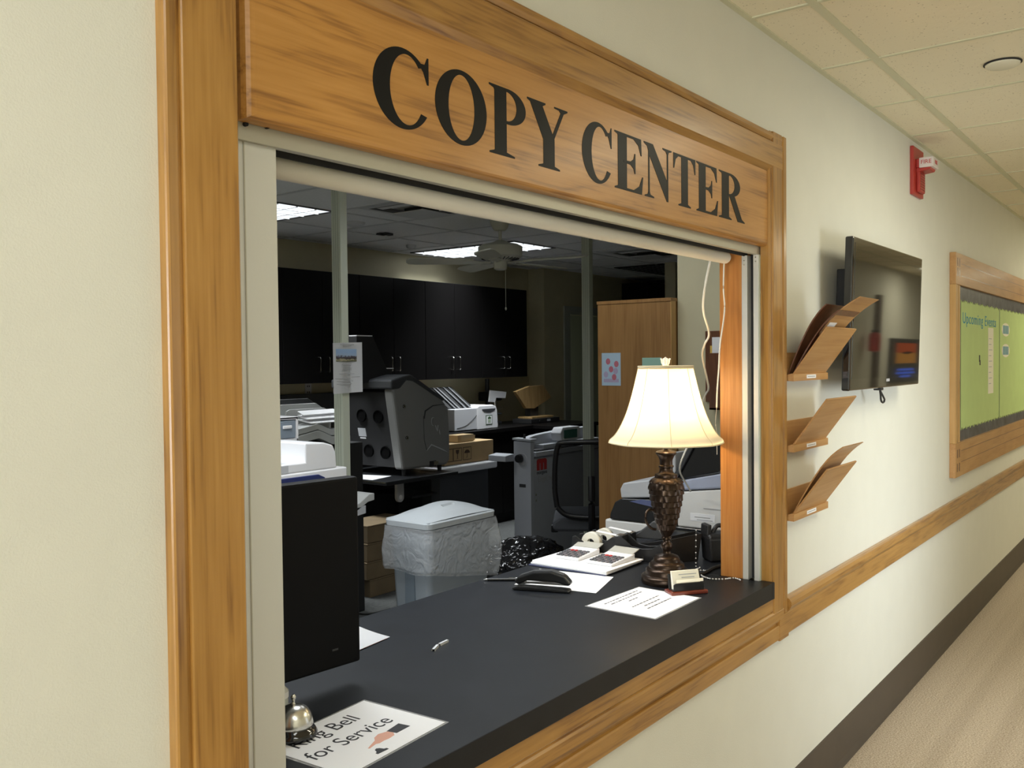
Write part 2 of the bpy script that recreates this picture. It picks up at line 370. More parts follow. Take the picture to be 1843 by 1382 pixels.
# ================================================================== THE SETTING
WY = .018                     # hall face of the wall; the casing stands proud of it at y = 0
XL, XR = -5.0, 16.0
b = MB()
b.box(XL, .70, WY, .16, 0, CE, wallm); b.box(2.83, XR, WY, .16, 0, CE, wallm)
b.box(.70, 2.83, WY, .16, 2.20, CE, wallm); b.box(.70, 2.83, WY, .16, 0, .70, wallm)
struct(b.obj('wall_front'))
struct(MB().box(XL, XR, -2.50, -2.36, 0, CE, wallm).obj('wall_opposite'))
struct(MB().box(XL-.1, XL, -2.5, .16, 0, CE, wallm).obj('wall_hall_near_end'))
struct(MB().box(XR, XR+.1, -2.5, .16, 0, CE, wallm).obj('wall_hall_far_end'))
struct(MB().box(XL, XR, -2.5, .16, -.1, 0, carpetH).obj('floor'))
struct(MB().box(-1.2, XR, .16, 8, -.1, 0, carpetR).obj('floor_room'))
struct(MB().box(-1.2, 8.10, 4.88, 5.0, 0, CE, roomw).obj('wall_back'))
b = MB()   # wall past the recess, with a doorway
b.box(8.10, 8.56, 4.67, 4.80, 0, CE, roomw); b.box(9.46, 13.0, 4.67, 4.80, 0, CE, roomw); b.box(8.56, 9.46, 4.67, 4.80, 2.08, CE, roomw)
b.box(8.10, 8.22, 4.80, 5.0, 0, CE, roomw)
struct(b.obj('wall_back_right'))
struct(MB().box(-1.3, -1.2, .16, 5, 0, CE, roomw).obj('wall_room_left'))
b = MB(); b.box(4.575, 13, .16, 1.26, 0, CE, roomw); struct(b.obj('wall_right'))
struct(MB().box(13, 13.1, .16, 8, 0, CE, roomw).obj('wall_room_far'))
struct(MB().box(8.52, 8.60, 3.30, 3.42, 0, CE, roomw).obj('wall_pilaster'))
b = MB(); b.box(8.1, 13, 6.4, 6.5, 0, CE, greyw); b.box(8.0, 8.1, 5.0, 6.5, 0, CE, greyw); struct(b.obj('wall_back_office'))
# ceilings
c = struct(MB().box(XL, XR, -2.5, .018, CE, CE+.05, tileH).obj('ceiling'))
b = MB(); k = -12
while 2.604+.611*k < XR:
    x = 2.604+.611*k; k += 1
    if x > XL: b.box(x-.007, x+.007, -2.36, WY, CE-.004, CE+.001, gridm)
for j in range(4):
    y = -.18-.611*j; b.box(XL, XR, y-.013, y+.013, CE-.0045, CE+.001, gridm)
b.box(XL, XR, WY-.017, WY, CE-.006, CE+.001, gridm); b.box(XL, XR, -2.36, -2.34, CE-.006, CE+.001, gridm)
b.obj('ceiling_grid', c)
c = struct(MB().box(-1.2, 13, .16, 6.5, CE, CE+.05, tileR).obj('ceiling_room'))
b = MB(); k = -9
while 3.50+.61*k < 13:
    x = 3.50+.61*k; k += 1
    if x > -1.2: b.box(x-.012, x+.012, .16, 4.88, CE-.004, CE+.001, gridr)
for j in range(-5, 3):
    y = 3.54+.61*j; b.box(-1.2, 13, y-.012, y+.012, CE-.0045, CE+.001, gridr)
b.obj('ceiling_grid', c)
# baseboard, chair rail
b = MB(); pr = [(WY, 0), (WY-.012, 0), (WY-.008, .012), (WY-.004, .03), (WY-.004, .165), (WY, .17)]
b.prism(pr, 'X', XL, XR, basem); struct(b.obj('baseboard_front'))
struct(MB().box(XL, XR, -2.36, -2.35, 0, .17, basem).obj('baseboard_opposite'))
rail = [(WY, .654), (.003, .654), (.0, .658), (.0, .722), (.003, .728), (-.004, .733), (-.010, .745), (-.010, .757), (-.003, .768), (.006, .772), (WY, .772)]
b = MB(); b.prism(rail, 'X', 2.876, XR, oakX); struct(b.obj('trim_1'))
b = MB(); b.prism(rail, 'X', XL, .658, oakX); struct(b.obj('trim_2'))

# ---- service window: casing, header, tracks, roller tube
win = bpy.data.objects.new('window_1', None); C.objects.link(win); win['kind'] = 'structure'
# left and right casing, profile in x-y extruded up (outer bead, groove, flat)
def casing_v(xo, xi, z0, z1, side):
    s = 1 if xi > xo else -1
    P = [(xo, WY), (xo, .004), (xo+s*.0015, .0015), (xo+s*.004, .0), (xo+s*.018, .0025), (xo+s*.025, .0055), (xo+s*.0255, .001), (xo+s*.028, .0), (xi-s*.004, .0), (xi, .004), (xi, .06), (xi-s*.02, .06), (xi-s*.02, WY)]
    m = MB().prism(P, 'Z', z0, z1, oakZ); return m.obj('window_frame', win)
casing_v(.671, .786, .649, 2.258, 0)
m = MB(); P = [(2.876, WY), (2.876, .008), (2.870, .001), (2.846, 0), (2.837, .006), (2.836, .009), (2.833, .003), (2.829, 0), (2.757, 0), (2.7535, .003), (2.7525, .010), (2.750, .005), (2.742, .004), (2.738, .010), (2.738, .035), (2.80, .035), (2.80, WY)]
m.prism(P, 'Z', .7285, 2.258, oakZ); m.obj('window_frame', win)
m = MB(); P = [(WY, 2.2575), (.008, 2.2575), (.001, 2.252), (0, 2.240), (.006, 2.2315), (.009, 2.230), (.003, 2.227), (0, 2.224), (0, 2.151), (.003, 2.148), (.014, 2.131), (.030, 2.131), (.030, 2.19), (WY, 2.20)]
m.prism([(a-.0005 if a < .01 else a, b_) for a, b_ in P], 'X', .701, 2.8345, oakX); m.obj('window_frame', win)
m = MB(); P = [(WY, .6495), (.006, .6495), (.0005, .655), (.0005, .695), (.003, .699), (.010, .701), (.010, .709), (.002, .712), (-.001, .72), (-.001, .745), (.003, .750), (.007, .752), (.004, .756), (.004, .81), (WY, .81)]
m.prism(P, 'X', .70, 2.8345, oakX); m.obj('window_frame', win)
MB().box(2.80, 2.8765, -.0004, WY, .6485, .728, oakX).obj('window_frame', win)
# wooden jambs inside the opening
MB().box(2.722, 2.83, .0905, .165, .852, 1.90, jambw, .001).obj('window_jamb', win)
MB().box(.70, .80, .0905, .165, .852, 1.90, jambw, .001).obj('window_jamb', win)
MB().box(.70, 2.83, .0905, .165, 1.90, 1.93, mblack).obj('window_jamb', win)
# aluminium header
m = MB(); m.box(.80, 2.745, .038, .052, 1.876, 1.94, alumd, .001); m.box(.80, 2.745, .052, .105, 1.884, 1.90, alumd)
m.box(.80, 2.745, .080, .083, 1.874, 1.90, mblack); m.obj('header_rail', win)
m = MB()
for x in (.822, .86): m.cyl((x, .038, 1.899 if x < .85 else 1.903), (x, .033, 1.899 if x < .85 else 1.903), .0035, mblack)
m.obj('screw', win)
# tracks
m = MB(); m.box(.787, .884, .046, .060, .852, 1.893, alum, .0008); m.box(.787, .80, .06, .09, .852, 1.893, alum); m.box(.824, .826, .0445, .047, .86, 1.88, alumd); m.obj('shutter_track', win)
m = MB()
m.box(2.722, 2.76, .0365, .052, .852, 1.876, alum, .0006); m.box(2.7275, 2.76, .0345, .0365, .852, 1.876, polem)
m.box(2.752, 2.76, .052, .072, .852, 1.884, mblack); m.box(2.722, 2.76, .072, .090, .852, 1.876, alum, .0006)
for z in (1.855, 1.868):
    m.cyl((2.7225, .044, z), (2.7205, .044, z), .0022, nickel); m.cyl((2.7225, .082, z-.008), (2.7205, .082, z-.008), .0022, nickel)
m.obj('shutter_track', win)
# roller tube
m = MB(); m.lathe([(0, .885), (.017, .885), (.019, .888), (.019, 2.676), (.017, 2.682), (0, 2.682)], (0, .125, 1.869), cord, 32, 'X'); m.obj('roller_tube', win)
MB().box(2.655, 2.70, .11, .14, 1.885, 1.905, nickel, .002).obj('roller_bracket', win)

# ---- back door frame and office beyond
m = MB(); m.box(8.47, 8.56, 4.650, 4.67, 0, 2.17, greyw); m.box(9.46, 9.55, 4.650, 4.67, 0, 2.17, greyw); m.box(8.56, 9.46, 4.65, 4.67, 2.08, 2.17, greyw)
m.box(8.56, 8.58, 4.65, 4.81, 0, 2.08, greyw); d1 = struct(m.obj('door_1'))
# opposite hall wall: glazed door (seen only in reflections)
d2 = struct(MB().box(3.5, 3.57, -2.36, -2.33, 0, 2.1, oakPZ).box(4.45, 4.52, -2.36, -2.33, 0, 2.1, oakPZ).box(3.5, 4.52, -2.36, -2.33, 2.03, 2.1, oakPZ).obj('door_2'))
MB().box(3.57, 4.45, -2.355, -2.35, .1, 2.03, sky_glass).obj('glass_pane', d2)

# ================================================================== HALL WALL THINGS
# ---- sign board with its letters
sg = thing('sign_board', 'oak board lettered in black across the top of the service window', 'sign', (1.79, .012, 2.02))
L0 = Vector((1.79, .012, 2.02))
m = MB()
x0, x1, z0, z1 = .806, 2.752, 1.901, 2.1475
def lp(p): return (p[0]-L0.x, p[1]-L0.y, p[2]-L0.z)
rings = []
for ins, y in ((0, .036), (0, .024), (.004, .0165), (.010, .0135), (.018, .012)):
    rings.append([lp((x0+ins, y, z0+ins*.5)), lp((x1, y, z0+ins*.5)), lp((x1, y, z1)), lp((x0+ins, y, z1))])
bb = bmesh.new(); RV = [[bb.verts.new(p) for p in r] for r in rings]
for k in range(len(RV)-1):
    for i in range(4): bb.faces.new((RV[k][i], RV[k][(i+1) % 4], RV[k+1][(i+1) % 4], RV[k+1][i]))
bb.faces.new(RV[0][::-1]); bb.faces.new(RV[-1]); bmesh.ops.recalc_face_normals(bb, faces=bb.faces)
m._add(bb, panelX); m.obj('board', sg)

def arc(cx, cz, rx, rz, a0, a1, n=40): return [(cx+rx*math.cos(R(a0+(a1-a0)*i/n)), cz+rz*math.sin(R(a0+(a1-a0)*i/n))) for i in range(n+1)]
def ring_strip(mb, out, inn, y, t, closed=False):
    b = bmesh.new(); n = len(out)
    A = [b.verts.new((p[0], y, p[1])) for p in out]; B = [b.verts.new((p[0], y, p[1])) for p in inn]
    A2 = [b.verts.new((p[0], y+t, p[1])) for p in out]; B2 = [b.verts.new((p[0], y+t, p[1])) for p in inn]
    for i in range(n-1):
        b.faces.new((A[i], A[i+1], B[i+1], B[i])); b.faces.new((A[i], A2[i], A2[i+1], A[i+1])); b.faces.new((B[i], B[i+1], B2[i+1], B2[i]))
    mb._add(b, vinyl)
def letter(ch, xa, xb, za=1.950, zb=2.082):
    w, h = xb-xa, zb-za; mb = MB(); y, t = -.0006, .0006; cnt = [0]
    ox, oz = xa-L0.x, za-L0.z
    def P(*pts): cnt[0] += 1; mb.prism([(ox+u*w, oz+v*h) for u, v in pts], 'Y', y-cnt[0]*.00006, y+t, vinyl)
    if ch == 'O':
        out = arc(ox+w/2, oz+h/2, w/2, h/2*1.03, 0, 360, 64); inn = arc(ox+w/2, oz+h/2, w/2-.036, h/2*1.03-.0085, 0, 360, 64)
        ring_strip(mb, out, inn, y, t)
    elif ch == 'C':
        out = arc(ox+w*.50, oz+h/2, w*.50, h/2*1.035, 42, 327, 56)
        inn = [(ox+w*.57+(w*.57-.039)*math.cos(R(a)), oz+h/2+(h/2*1.035-.0085)*math.sin(R(a))) for a in [46+(325-46)*i/56 for i in range(57)]]
        ring_strip(mb, out, inn, y, t)
        P((.62, 1.00), (.80, .90), (.885, .905), (.93, 1.00), (.955, 1.00), (.955, .645), (.925, .645), (.86, .80), (.74, .93))
        
    elif ch == 'P':
        P((.14, .03), (.46, .03), (.46, .97), (.14, .97)); P((.0, 0), (.68, 0), (.68, .025), (.46, .06), (.42, .1), (.16, .1), (.13, .055), (0, .025))
        P((.0, 1), (.5, 1), (.42, .9), (.16, .9), (.12, .95), (0, .975))
        out = arc(ox+w*.52, oz+h*.74, w*.48, h*.26, 90, -90, 30); inn = arc(ox+w*.46, oz+h*.74, w*.28, h*.215, 90, -90, 30); ring_strip(mb, out, inn, y, t)
        P((.4, 1), (.53, 1), (.53, .953), (.4, .953)); P((.4, .525), (.4, .48), (.53, .48), (.53, .525))
    elif ch == 'R':
        P((.11, .03), (.38, .03), (.38, .97), (.11, .97)); P((.0, 0), (.48, 0), (.48, .025), (.38, .06), (.35, .1), (.13, .1), (.10, .055), (0, .025))
        P((.0, 1), (.45, 1), (.35, .9), (.13, .9), (.10, .95), (0, .975))
        out = arc(ox+w*.44, oz+h*.755, w*.38, h*.245, 90, -90, 30); inn = arc(ox+w*.38, oz+h*.755, w*.22, h*.203, 90, -90, 30); ring_strip(mb, out, inn, y, t)
        P((.33, 1), (.45, 1), (.45, .957), (.33, .957)); P((.33, .552), (.33, .51), (.45, .51), (.45, .552))
        P((.38, .53), (.60, .53), (.885, .07), (1.0, .02), (1.0, 0), (.72, 0))
    elif ch == 'Y':
        P((.0, 1), (.44, 1), (.44, .975), (.37, .94), (.66, .48), (.66, .4), (.40, .4), (.07, .95), (0, .975))
        P((.66, 1), (1, 1), (1, .975), (.90, .93), (.62, .42), (.56, .45), (.82, .93), (.78, .965), (.66, .975))
        P((.38, .45), (.66, .45), (.66, .06), (.38, .06)); P((.26, 0), (.79, 0), (.79, .025), (.66, .055), (.63, .1), (.40, .1), (.37, .055), (.26, .025))
    elif ch == 'N':
        P((.0, 1), (.33, 1), (.89, .34), (.89, 0), (.83, 0), (.18, .80), (.12, .93), (.0, .975))
        P((.155, .9), (.205, .9), (.205, .05), (.155, .05)); P((.03, 0), (.36, 0), (.36, .025), (.23, .05), (.205, .1), (.155, .1), (.13, .05), (.03, .025))
        P((.84, .0), (.89, .0), (.89, .95), (.84, .95)); P((.68, 1), (1.02, 1), (1.02, .975), (.915, .95), (.89, .9), (.84, .9), (.80, .95), (.68, .975))
    elif ch == 'T':
        P((.35, .04), (.65, .04), (.65, .98), (.35, .98)); P((.22, 0), (.78, 0), (.78, .025), (.66, .055), (.62, .1), (.38, .1), (.34, .055), (.22, .025))
        P((.0, 1), (1, 1), (1, .70), (.965, .70), (.90, .88), (.78, .955), (.22, .955), (.10, .88), (.035, .70), (.0, .70))
    elif ch == 'E':
        P((.11, .03), (.42, .03), (.42, .97), (.11, .97)); P((0, 0), (.40, 0), (.40, .1), (.13, .1), (.10, .055), (0, .025)); P((0, 1), (.40, 1), (.40, .9), (.13, .9), (.10, .95), (0, .975))
        P((.3, 1), (.93, 1), (.95, .70), (.915, .70), (.83, .87), (.66, .955), (.3, .955))
        P((.3, 0), (.95, 0), (1.0, .32), (.965, .32), (.86, .14), (.66, .045), (.3, .045))
        P((.3, .53), (.55, .54), (.66, .60), (.69, .70), (.72, .70), (.72, .34), (.69, .34), (.66, .42), (.55, .48), (.3, .49))
    o = mb.obj('letter', sg); return o
for ch, xa, xb in (('C', 1.055, 1.196), ('O', 1.206, 1.351), ('P', 1.359, 1.476), ('Y', 1.481, 1.626), ('C', 1.682, 1.813), ('E', 1.820, 1.953), ('N', 1.957, 2.098), ('T', 2.111, 2.237), ('E', 2.243, 2.378), ('R', 2.384, 2.562)):
    letter(ch, xa, xb)

# ---- wooden document holders on the wall
def doc_holder(z0, label, h=.075, ztop=.155, dy=.112, lab=(.055, .028), hgt=.1):
    t = thing('document_holder', label, 'document holder', (2.885, WY, z0), 0, 'wooden wall document holders')
    # local: x along the wall, -y out of it, z up
    MB().box(0, .335, -.006, 0, .0, hgt, oakP, .001).obj('back_plate', t)
    MB().prism([(0, 0), (-.034, -.001), (-.034, .022), (-.026, .024), (0, .016)], 'X', .0, .335, oakP).obj('shelf', t)
    a = (-.024, .016); q = (-.024-dy, .016+ztop); n = (.0, 0)
    m = MB(); L = math.hypot(q[0]-a[0], q[1]-a[1]); ux, uz = (q[0]-a[0])/L, (q[1]-a[1])/L; nx, nz = -uz*.005, ux*.005
    m.prism([a, q, (q[0]+uz*.006, q[1]-ux*.006), (a[0]+uz*.006, a[1]-ux*.006)], 'X', .022, .327, oakP, .0012); m.obj('front_panel', t)
    MB().box(.12, .12+lab[0]*1.6, -.0352, -.034, .006, .018, paper).obj('label_strip', t)
    MB().box(.128, .11+lab[0]*1.6, -.0356, -.0352, .0105, .0135, greyink).obj('printed_line', t)
    return t
doc_holder(1.478, 'topmost wooden document holder, filled with brown clipboards', hgt=.092)
doc_holder(1.247, 'middle wooden document holder, standing empty')
doc_holder(1.022, 'lowest wooden document holder, with one brown clipboard in it')
def board_in_holder(z0, label, off, top, lift, name='clipboard', mt=brownw, x0=.03, x1=.255, curve=0, white_sheet=False, clip=False):
    t = thing(name, label, 'clipboard', (2.885, WY, z0))
    n = 10; m = MB()
    y0, zb = -.018+off, .02
    def P(u):
        y = y0-(top[0])*(u**(1+curve)); z = zb+top[1]*u*(1 if not curve else (1+.15*math.sin(u*math.pi))); return y, z
    pr = [P(i/n) for i in range(n+1)]; back = [(p[0]+.004, p[1]+.0015) for p in pr][::-1]
    m.prism(pr+back, 'X', x0, x1, mt); m.obj('hardboard', t)
    if clip:
        a, b_ = P(.80), P(.93); mm = MB(); mm.box((x0+x1)/2-.05, (x0+x1)/2+.05, a[0]-.006, a[0]-.001, a[1], b_[1], nickel, .001); mm.obj('metal_clip', t)
    if white_sheet:
        a, b_ = P(.55), P(.74); MB().slab([(x0+.03, a[0]-.002, a[1]), (x1-.11, a[0]-.002, a[1]), (x1-.11, b_[0]-.002, b_[1]), (x0+.03, b_[0]-.002, b_[1])], .0008, paper).obj('paper_slip', t)
    return t
board_in_holder(1.478, 'rear brown clipboard reaching furthest out of the top document holder', .004, (.215, .245), 0, curve=.25, mt=oakP, x0=.06, x1=.26)
board_in_holder(1.478, 'dark clipboard leaning behind the paper slip in the top document holder', .010, (.125, .225), 0, curve=.2, x0=.03, x1=.22)
board_in_holder(1.478, 'clipboard carrying a white slip in the top document holder', -.002, (.150, .205), 0, curve=.15, x0=.04, x1=.25, white_sheet=True, mt=brownw)
board_in_holder(1.022, 'single brown clipboard standing in the lowest document holder', -.003, (.160, .225), 0, curve=.15, x0=.04, x1=.25, mt=oakP)

# ---- television
tv = thing('television', 'black flat television hung on the hall wall beside the document holders', 'television', (3.75, -.080, 1.706)); tv.rotation_euler = (R(1.6), 0, 0)
m = MB(); m.box(-.485, .485, -.004, .026, -.273, .273, gloss, .006); m.obj('bezel', tv)
MB().box(-.38, .38, .026, .045, -.20, .20, bplas, .008).obj('rear_cover', tv)
tvs = mat('tv_glass', (0.005, 0.005, 0.006), .04, coat=.3, spec=.8)
MB().box(-.465, .465, -.0052, -.0038, -.231, .252, tvs).obj('screen', tv)
MB().box(-.022, .022, -.0046, -.0038, -.249, -.238, greyink).obj('badge', tv)
m = MB(); m.box(-.33, .12, .045, .06, -.12, .15, mblack, .003); m.box(-.36, -.26, .058, .092, -.11, .17, mblack, .004); m.box(.05, .10, .06, .092, -.1, .1, mblack); m.obj('wall_mount', tv)
m = MB(); m.tube(spline([(-.02, .02, -.262), (-.015, .02, -.285), (.01, .015, -.31), (.03, .015, -.325), (.02, .018, -.335), (0, .02, -.325), (-.01, .02, -.30), (-.03, .02, -.27)]), .004, bplas); m.box(-.04, -.005, .01, .04, -.285, -.262, bplas, .003); m.obj('cable_loop', tv)

# ---- bulletin board
bx, by = 5.29, -.013
bd = thing('bulletin_board', 'oak framed bulletin board covered in lime green paper', 'bulletin board', (bx, by, .90))
XW, H = 2.62, 1.21
m = MB(); m.box(0, XW, 0, WY-by, H-.17, H, oakP, .002); m.obj('frame_rail', bd)
m = MB(); m.box(0, XW, 0, WY-by, 0, .185, oakP, .002); m.obj('frame_rail', bd)
m = MB()
for k, x in enumerate((.0, .055, .10)): m.box(x, x+(.043, .026, .032)[k], .0 if k == 0 else .004, WY-by, .185, H-.17, oakPZ, .002)
m.obj('frame_stile', bd)
MB().box(0.01, .13, .012, WY-by, .185, H-.17, oakG).obj('stile_recess', bd)
MB().box(XW-.14, XW, 0, WY-by, .185, H-.17, oakPZ, .002).obj('frame_stile', bd)
m = MB()
for z in (H-.017-.055, H-.125, .105, .03):
    for x in (.035, .085): m.box(x, x+.022, -.0006, .004, z, z+.045, oakG)
for z in (H-.055, H-.12, .075, .135): m.box(.14, XW, -.0006, .003, z, z+.003, oakG)
m.obj('frame_groove', bd)
MB().box(.14, XW-.14, .016, WY-by, .185, H-.17, border).obj('backing', bd)
m = MB()
def jag(xa, xb, za, zb, n=46):
    top = [(xa+(xb-xa)*i/n, zb-(.012 if i % 2 else 0)-.004*math.sin(i)) for i in range(n+1)]
    bot = [(xa+(xb-xa)*i/n, za+(.012 if i % 2 else 0)+.004*math.sin(i*1.7)) for i in range(n+1)]
    m.prism(top+bot[::-1], 'Y', .0135, .016, board)
jag(.205, 1.36, .245, .965); jag(1.39, 2.40, .245, .965)
m.obj('green_paper', bd)
text('Upcoming Events', .088, (.235, .0128, .865), (R(90), 0, 0), bink, 'lettering', bd, .0005, 'LEFT', 1.42, 1.15)
m = MB()
for zz in (.83, .69):
    m.prism(arc(1.60, zz, .15, .045, 0, 360, 24)[:-1], 'Y', .0122, .0134, cream_paper)
    for k in range(7): m.box(1.49+k*.032, 1.51+k*.032, .0116, .0122, zz-.028, zz+.028, bink)
m.obj('heading_cutout', bd)
m = MB(); m.box(.70, .725, .012, .0135, .62, .66, ink); m.box(.715, .74, .012, .0135, .60, .63, ink); m.obj('small_bow', bd)
fl = tag(MB().box(bx+.98, bx+1.15, -.0012, .0, 1.32, 1.73, cream_paper).obj('notice_sheet'), 'narrow cream notice sheet pinned on the lime green board', 'paper')
m = MB()
for k in range(9): m.box(bx+1.0, bx+1.0+random.uniform(.07, .13), -.0018, -.0012, 1.66-k*.035, 1.664-k*.035, greyink)
m.obj('printed_lines', fl)

# ---- fire strobe
st = thing('fire_strobe', 'red fire alarm strobe high on the hall wall under the ceiling', 'fire alarm', (4.56, WY, 2.41))
m = MB(); m.box(-.09, .098, -.016, 0, -.105, .117, redp, .003); m.obj('back_plate', st)
m = MB(); m.box(-.045, .055, -.034, -.016, -.09, .005, redp, .006)
m.obj('horn_grille', st)
m = MB()
for i in range(4):
    for j in range(7): m.box(-.035+i*.023, -.025+i*.023, -.0348, -.0335, -.08+j*.012, -.075+j*.012, mat('dark_red', (.12, .01, .01), .5))
m.obj('grille_slot', st)
m = MB(); m.box(-.05, .06, -.05, -.016, .02, .062, redp, .004); m.prism([(-.016, .0), (-.075, .008), (-.08, .02), (-.016, .02)], 'X', -.045, .055, redp, .003); m.obj('strobe_housing', st)
m = MB(); m.box(-.052, .056, -.092, -.030, .018, .064, mat('strobe_lens', (.75, .68, .66), .2), .003); m.obj('strobe_lens', st)
text('FIRE', .026, (.005, -.0924, .042), (R(90), 0, 0), redi, 'lettering', st, .0004)
text('FIRE', .026, (-.0524, -.061, .042), (R(90), 0, R(-90)), redi, 'lettering', st, .0004)

# ---- recessed speaker cover in the hall ceiling
m = MB(); m.lathe([(0, CE-.016), (.045, CE-.015), (.054, CE-.010), (.055, CE-.0045)], (3.548, -.51, 0), mat('cover_white', (.78, .74, .58), .5), 40)
o = tag(m.obj('ceiling_cover'), 'round white cover plate on the hall ceiling tile', 'cover plate')
MB().lathe([(.056, CE-.006), (.060, CE-.0045), (.060, CE-.001), (.056, CE-.001)], (3.548, -.51, 0), mblack, 40).obj('shadow_gap', o)

# ---- hall light fixtures (outside the frame, seen in reflections) and room fixtures
def troffer(x0, x1, y0, y1, label, lens, fr, grp, n=(4, 8), slat=None):
    t = thing('ceiling_light', label, 'ceiling light', ((x0+x1)/2, (y0+y1)/2, CE), 0, grp)
    hx, hy = (x1-x0)/2, (y1-y0)/2; m = MB()
    for a in ((-hx, hx, -hy, -hy+.02), (-hx, hx, hy-.02, hy), (-hx, -hx+.02, -hy, hy), (hx-.02, hx, -hy, hy)): m.box(*a, -.009, -.0005, fr)
    m.obj('frame', t)
    MB().box(-hx+.02, hx-.02, -hy+.02, hy-.02, -.005, -.0008, lens).obj('diffuser', t)
    m = MB(); sl = slat or gridr
    for i in range(1, n[0]): x = -hx+2*hx*i/n[0]; m.box(x-.005, x+.005, -hy+.02, hy-.02, -.013, -.007, sl)
    for i in range(1, n[1]): y = -hy+2*hy*i/n[1]; m.box(-hx+.02, hx-.02, y-.005, y+.005, -.0128, -.0068, sl)
    m.obj('louver', t); return t
fmet = mat('fixture_frame', (0.03, 0.03, 0.03), .5)
for hx in (0.16, 3.82, 8.1, 12.4): troffer(hx-.305, hx+.305, -2.01, -.79, 'lit ceiling fixture above the hall', hall_lens, gridm, 'hall ceiling fixtures')
troffer(3.50, 4.11, 3.53, 4.74, 'lit square grid ceiling light left of the pale pole', lensm, fmet, 'room ceiling lights')
troffer(6.09, 6.70, 3.54, 4.75, 'lit square grid ceiling light behind the ceiling fan', lensm, fmet, 'room ceiling lights')
for fx, fy in ((1.2, 2.3), (1.98, 1.09), (3.805, 1.51)): troffer(fx-.305, fx+.305, fy-.605, fy+.605, 'unseen ceiling light added to brighten the counter side of the room', lensm, fmet, 'added ceiling lights near the counter')  # unseen fixtures added to brighten surfaces near the window
dkl = mat('unlit_louver', (0.05, 0.055, 0.06), .25, metal=.6)
troffer(8.56, 9.78, 3.46, 4.06, 'unlit dark louvered ceiling light far back on the right', dkl, fmet, 'room ceiling lights', (12, 6), mat('louver_blade', (.2, .21, .22), .3, metal=.7))

stap = mat('staple_metal', (0.82, 0.83, 0.85), .3, metal=.3)
def vent(x0, x1, y0, y1, label):
    t = thing('ceiling_vent', label, 'air vent', ((x0+x1)/2, (y0+y1)/2, CE), 0, 'square ceiling vents'); h = (x1-x0)/2; m = MB()
    g = mat('vent_shade', (.035, .035, .035), .5)  # dark slopes put the shade inside the vent into the colour
    def ring(a, za, b_, zb, mt):
        A = [(-a, -a, za), (a, -a, za), (a, a, za), (-a, a, za)]; B = [(-b_, -b_, zb), (b_, -b_, zb), (b_, b_, zb), (-b_, b_, zb)]
        for i in range(4): m.poly([A[i], A[(i+1) % 4], B[(i+1) % 4], B[i]], mt)
    ring(h, -.006, h-.05, -.008, gridr); ring(h-.05, -.008, h-.10, -.001, g); ring(h-.08, -.001, h-.115, -.012, gridr); ring(h-.115, -.012, h-.15, -.002, g)
    m.obj('frame', t)
    m = MB(); m.box(-.15, .15, -.15, .15, -.045, -.037, gridr, .003); m.box(-.08, .08, -.08, .08, -.037, -.003, g); m.obj('centre_plate', t); return t
vent(4.12, 4.71, 2.74, 3.33, 'square ceiling vent just right of the flyer pole'); vent(7.33, 7.93, 2.82, 3.42, 'square ceiling vent in the dark far right ceiling')
for x, y, r, lb in ((4.538, 3.80, .07, 'round smoke detector beside the flyer pole'), (5.726, 4.386, .045, 'small round sprinkler cover in front of the fan light')):
    tag(MB().lathe([(0, CE-.035), (r*.6, CE-.033), (r*.9, CE-.02), (r, CE-.001)], (x, y, 0), gridr, 24).obj('smoke_detector'), lb, 'smoke detector')
m = MB(); m.box(5.0, 5.14, 4.02, 4.06, CE-.012, CE-.0045, mblack); m.box(5.02, 5.10, 3.98, 4.09, CE-.012, CE-.0045, mblack)
tag(m.obj('wire_tie'), 'small black tie bunched on the room ceiling', 'wire tie')

# ---- ceiling fan
fan = thing('ceiling_fan', 'white five-bladed ceiling fan hanging in the copy room', 'ceiling fan', (5.127, 2.94, CE))
MB().lathe([(0, 0), (.072, -.003), (.07, -.02), (.055, -.06), (.04, -.078), (0, -.08)], (0, 0, 0), fanm, 32).obj('canopy', fan)
MB().cyl((0, 0, -.07), (0, 0, -.15), .012, fanm).obj('downrod', fan)
MB().lathe([(0, -.145), (.03, -.148), (.06, -.165), (.13, -.18), (.158, -.195), (.16, -.245), (.155, -.265), (.13, -.28), (.07, -.292), (.065, -.30), (0, -.30)], (0, 0, 0), fanm, 48).obj('motor_housing', fan)
m = MB()
for k in range(28):
    a = k*2*math.pi/28; m.cyl((.085*math.cos(a), .085*math.sin(a), -.2885), (.135*math.cos(a), .135*math.sin(a), -.2785), .004, mblack, seg=6)
m.obj('vent_slot', fan)
MB().lathe([(0, -.30), (.05, -.30), (.05, -.335), (.045, -.352), (.03, -.36), (0, -.36)], (0, 0, 0), fanm, 32).obj('switch_housing', fan)
for k in range(5):
    a = R(64+72*k); q = Matrix.Rotation(a, 4, 'Z') @ Matrix.Translation((0, 0, -.30)) @ Matrix.Rotation(R(12), 4, 'X')
    m = MB(); pts = [(.20, -.045), (.24, -.058), (.60, -.068), (.655, -.055), (.67, -.02), (.67, .02), (.655, .055), (.60, .068), (.24, .058), (.20, .045)]
    m.prism(pts, 'Z', -.004, .004, fanm, mx=q); bl = m.obj('blade', fan)
    m = MB(); m.prism([(.07, -.02), (.13, -.012), (.20, -.04), (.27, -.035), (.27, .035), (.20, .04), (.13, .012), (.07, .02)], 'Z', -.009, -.004, fanm, mx=q); m.obj('blade_bracket', fan)
m = MB(); m.tube([(.02, -.03, -.35), (.02, -.03, -.62)], .0018, fanm, 6); m.lathe([(0, -.65), (.007, -.64), (.007, -.63), (0, -.62)], (.02, -.03, 0), fanm, 10); m.obj('pull_chain', fan)

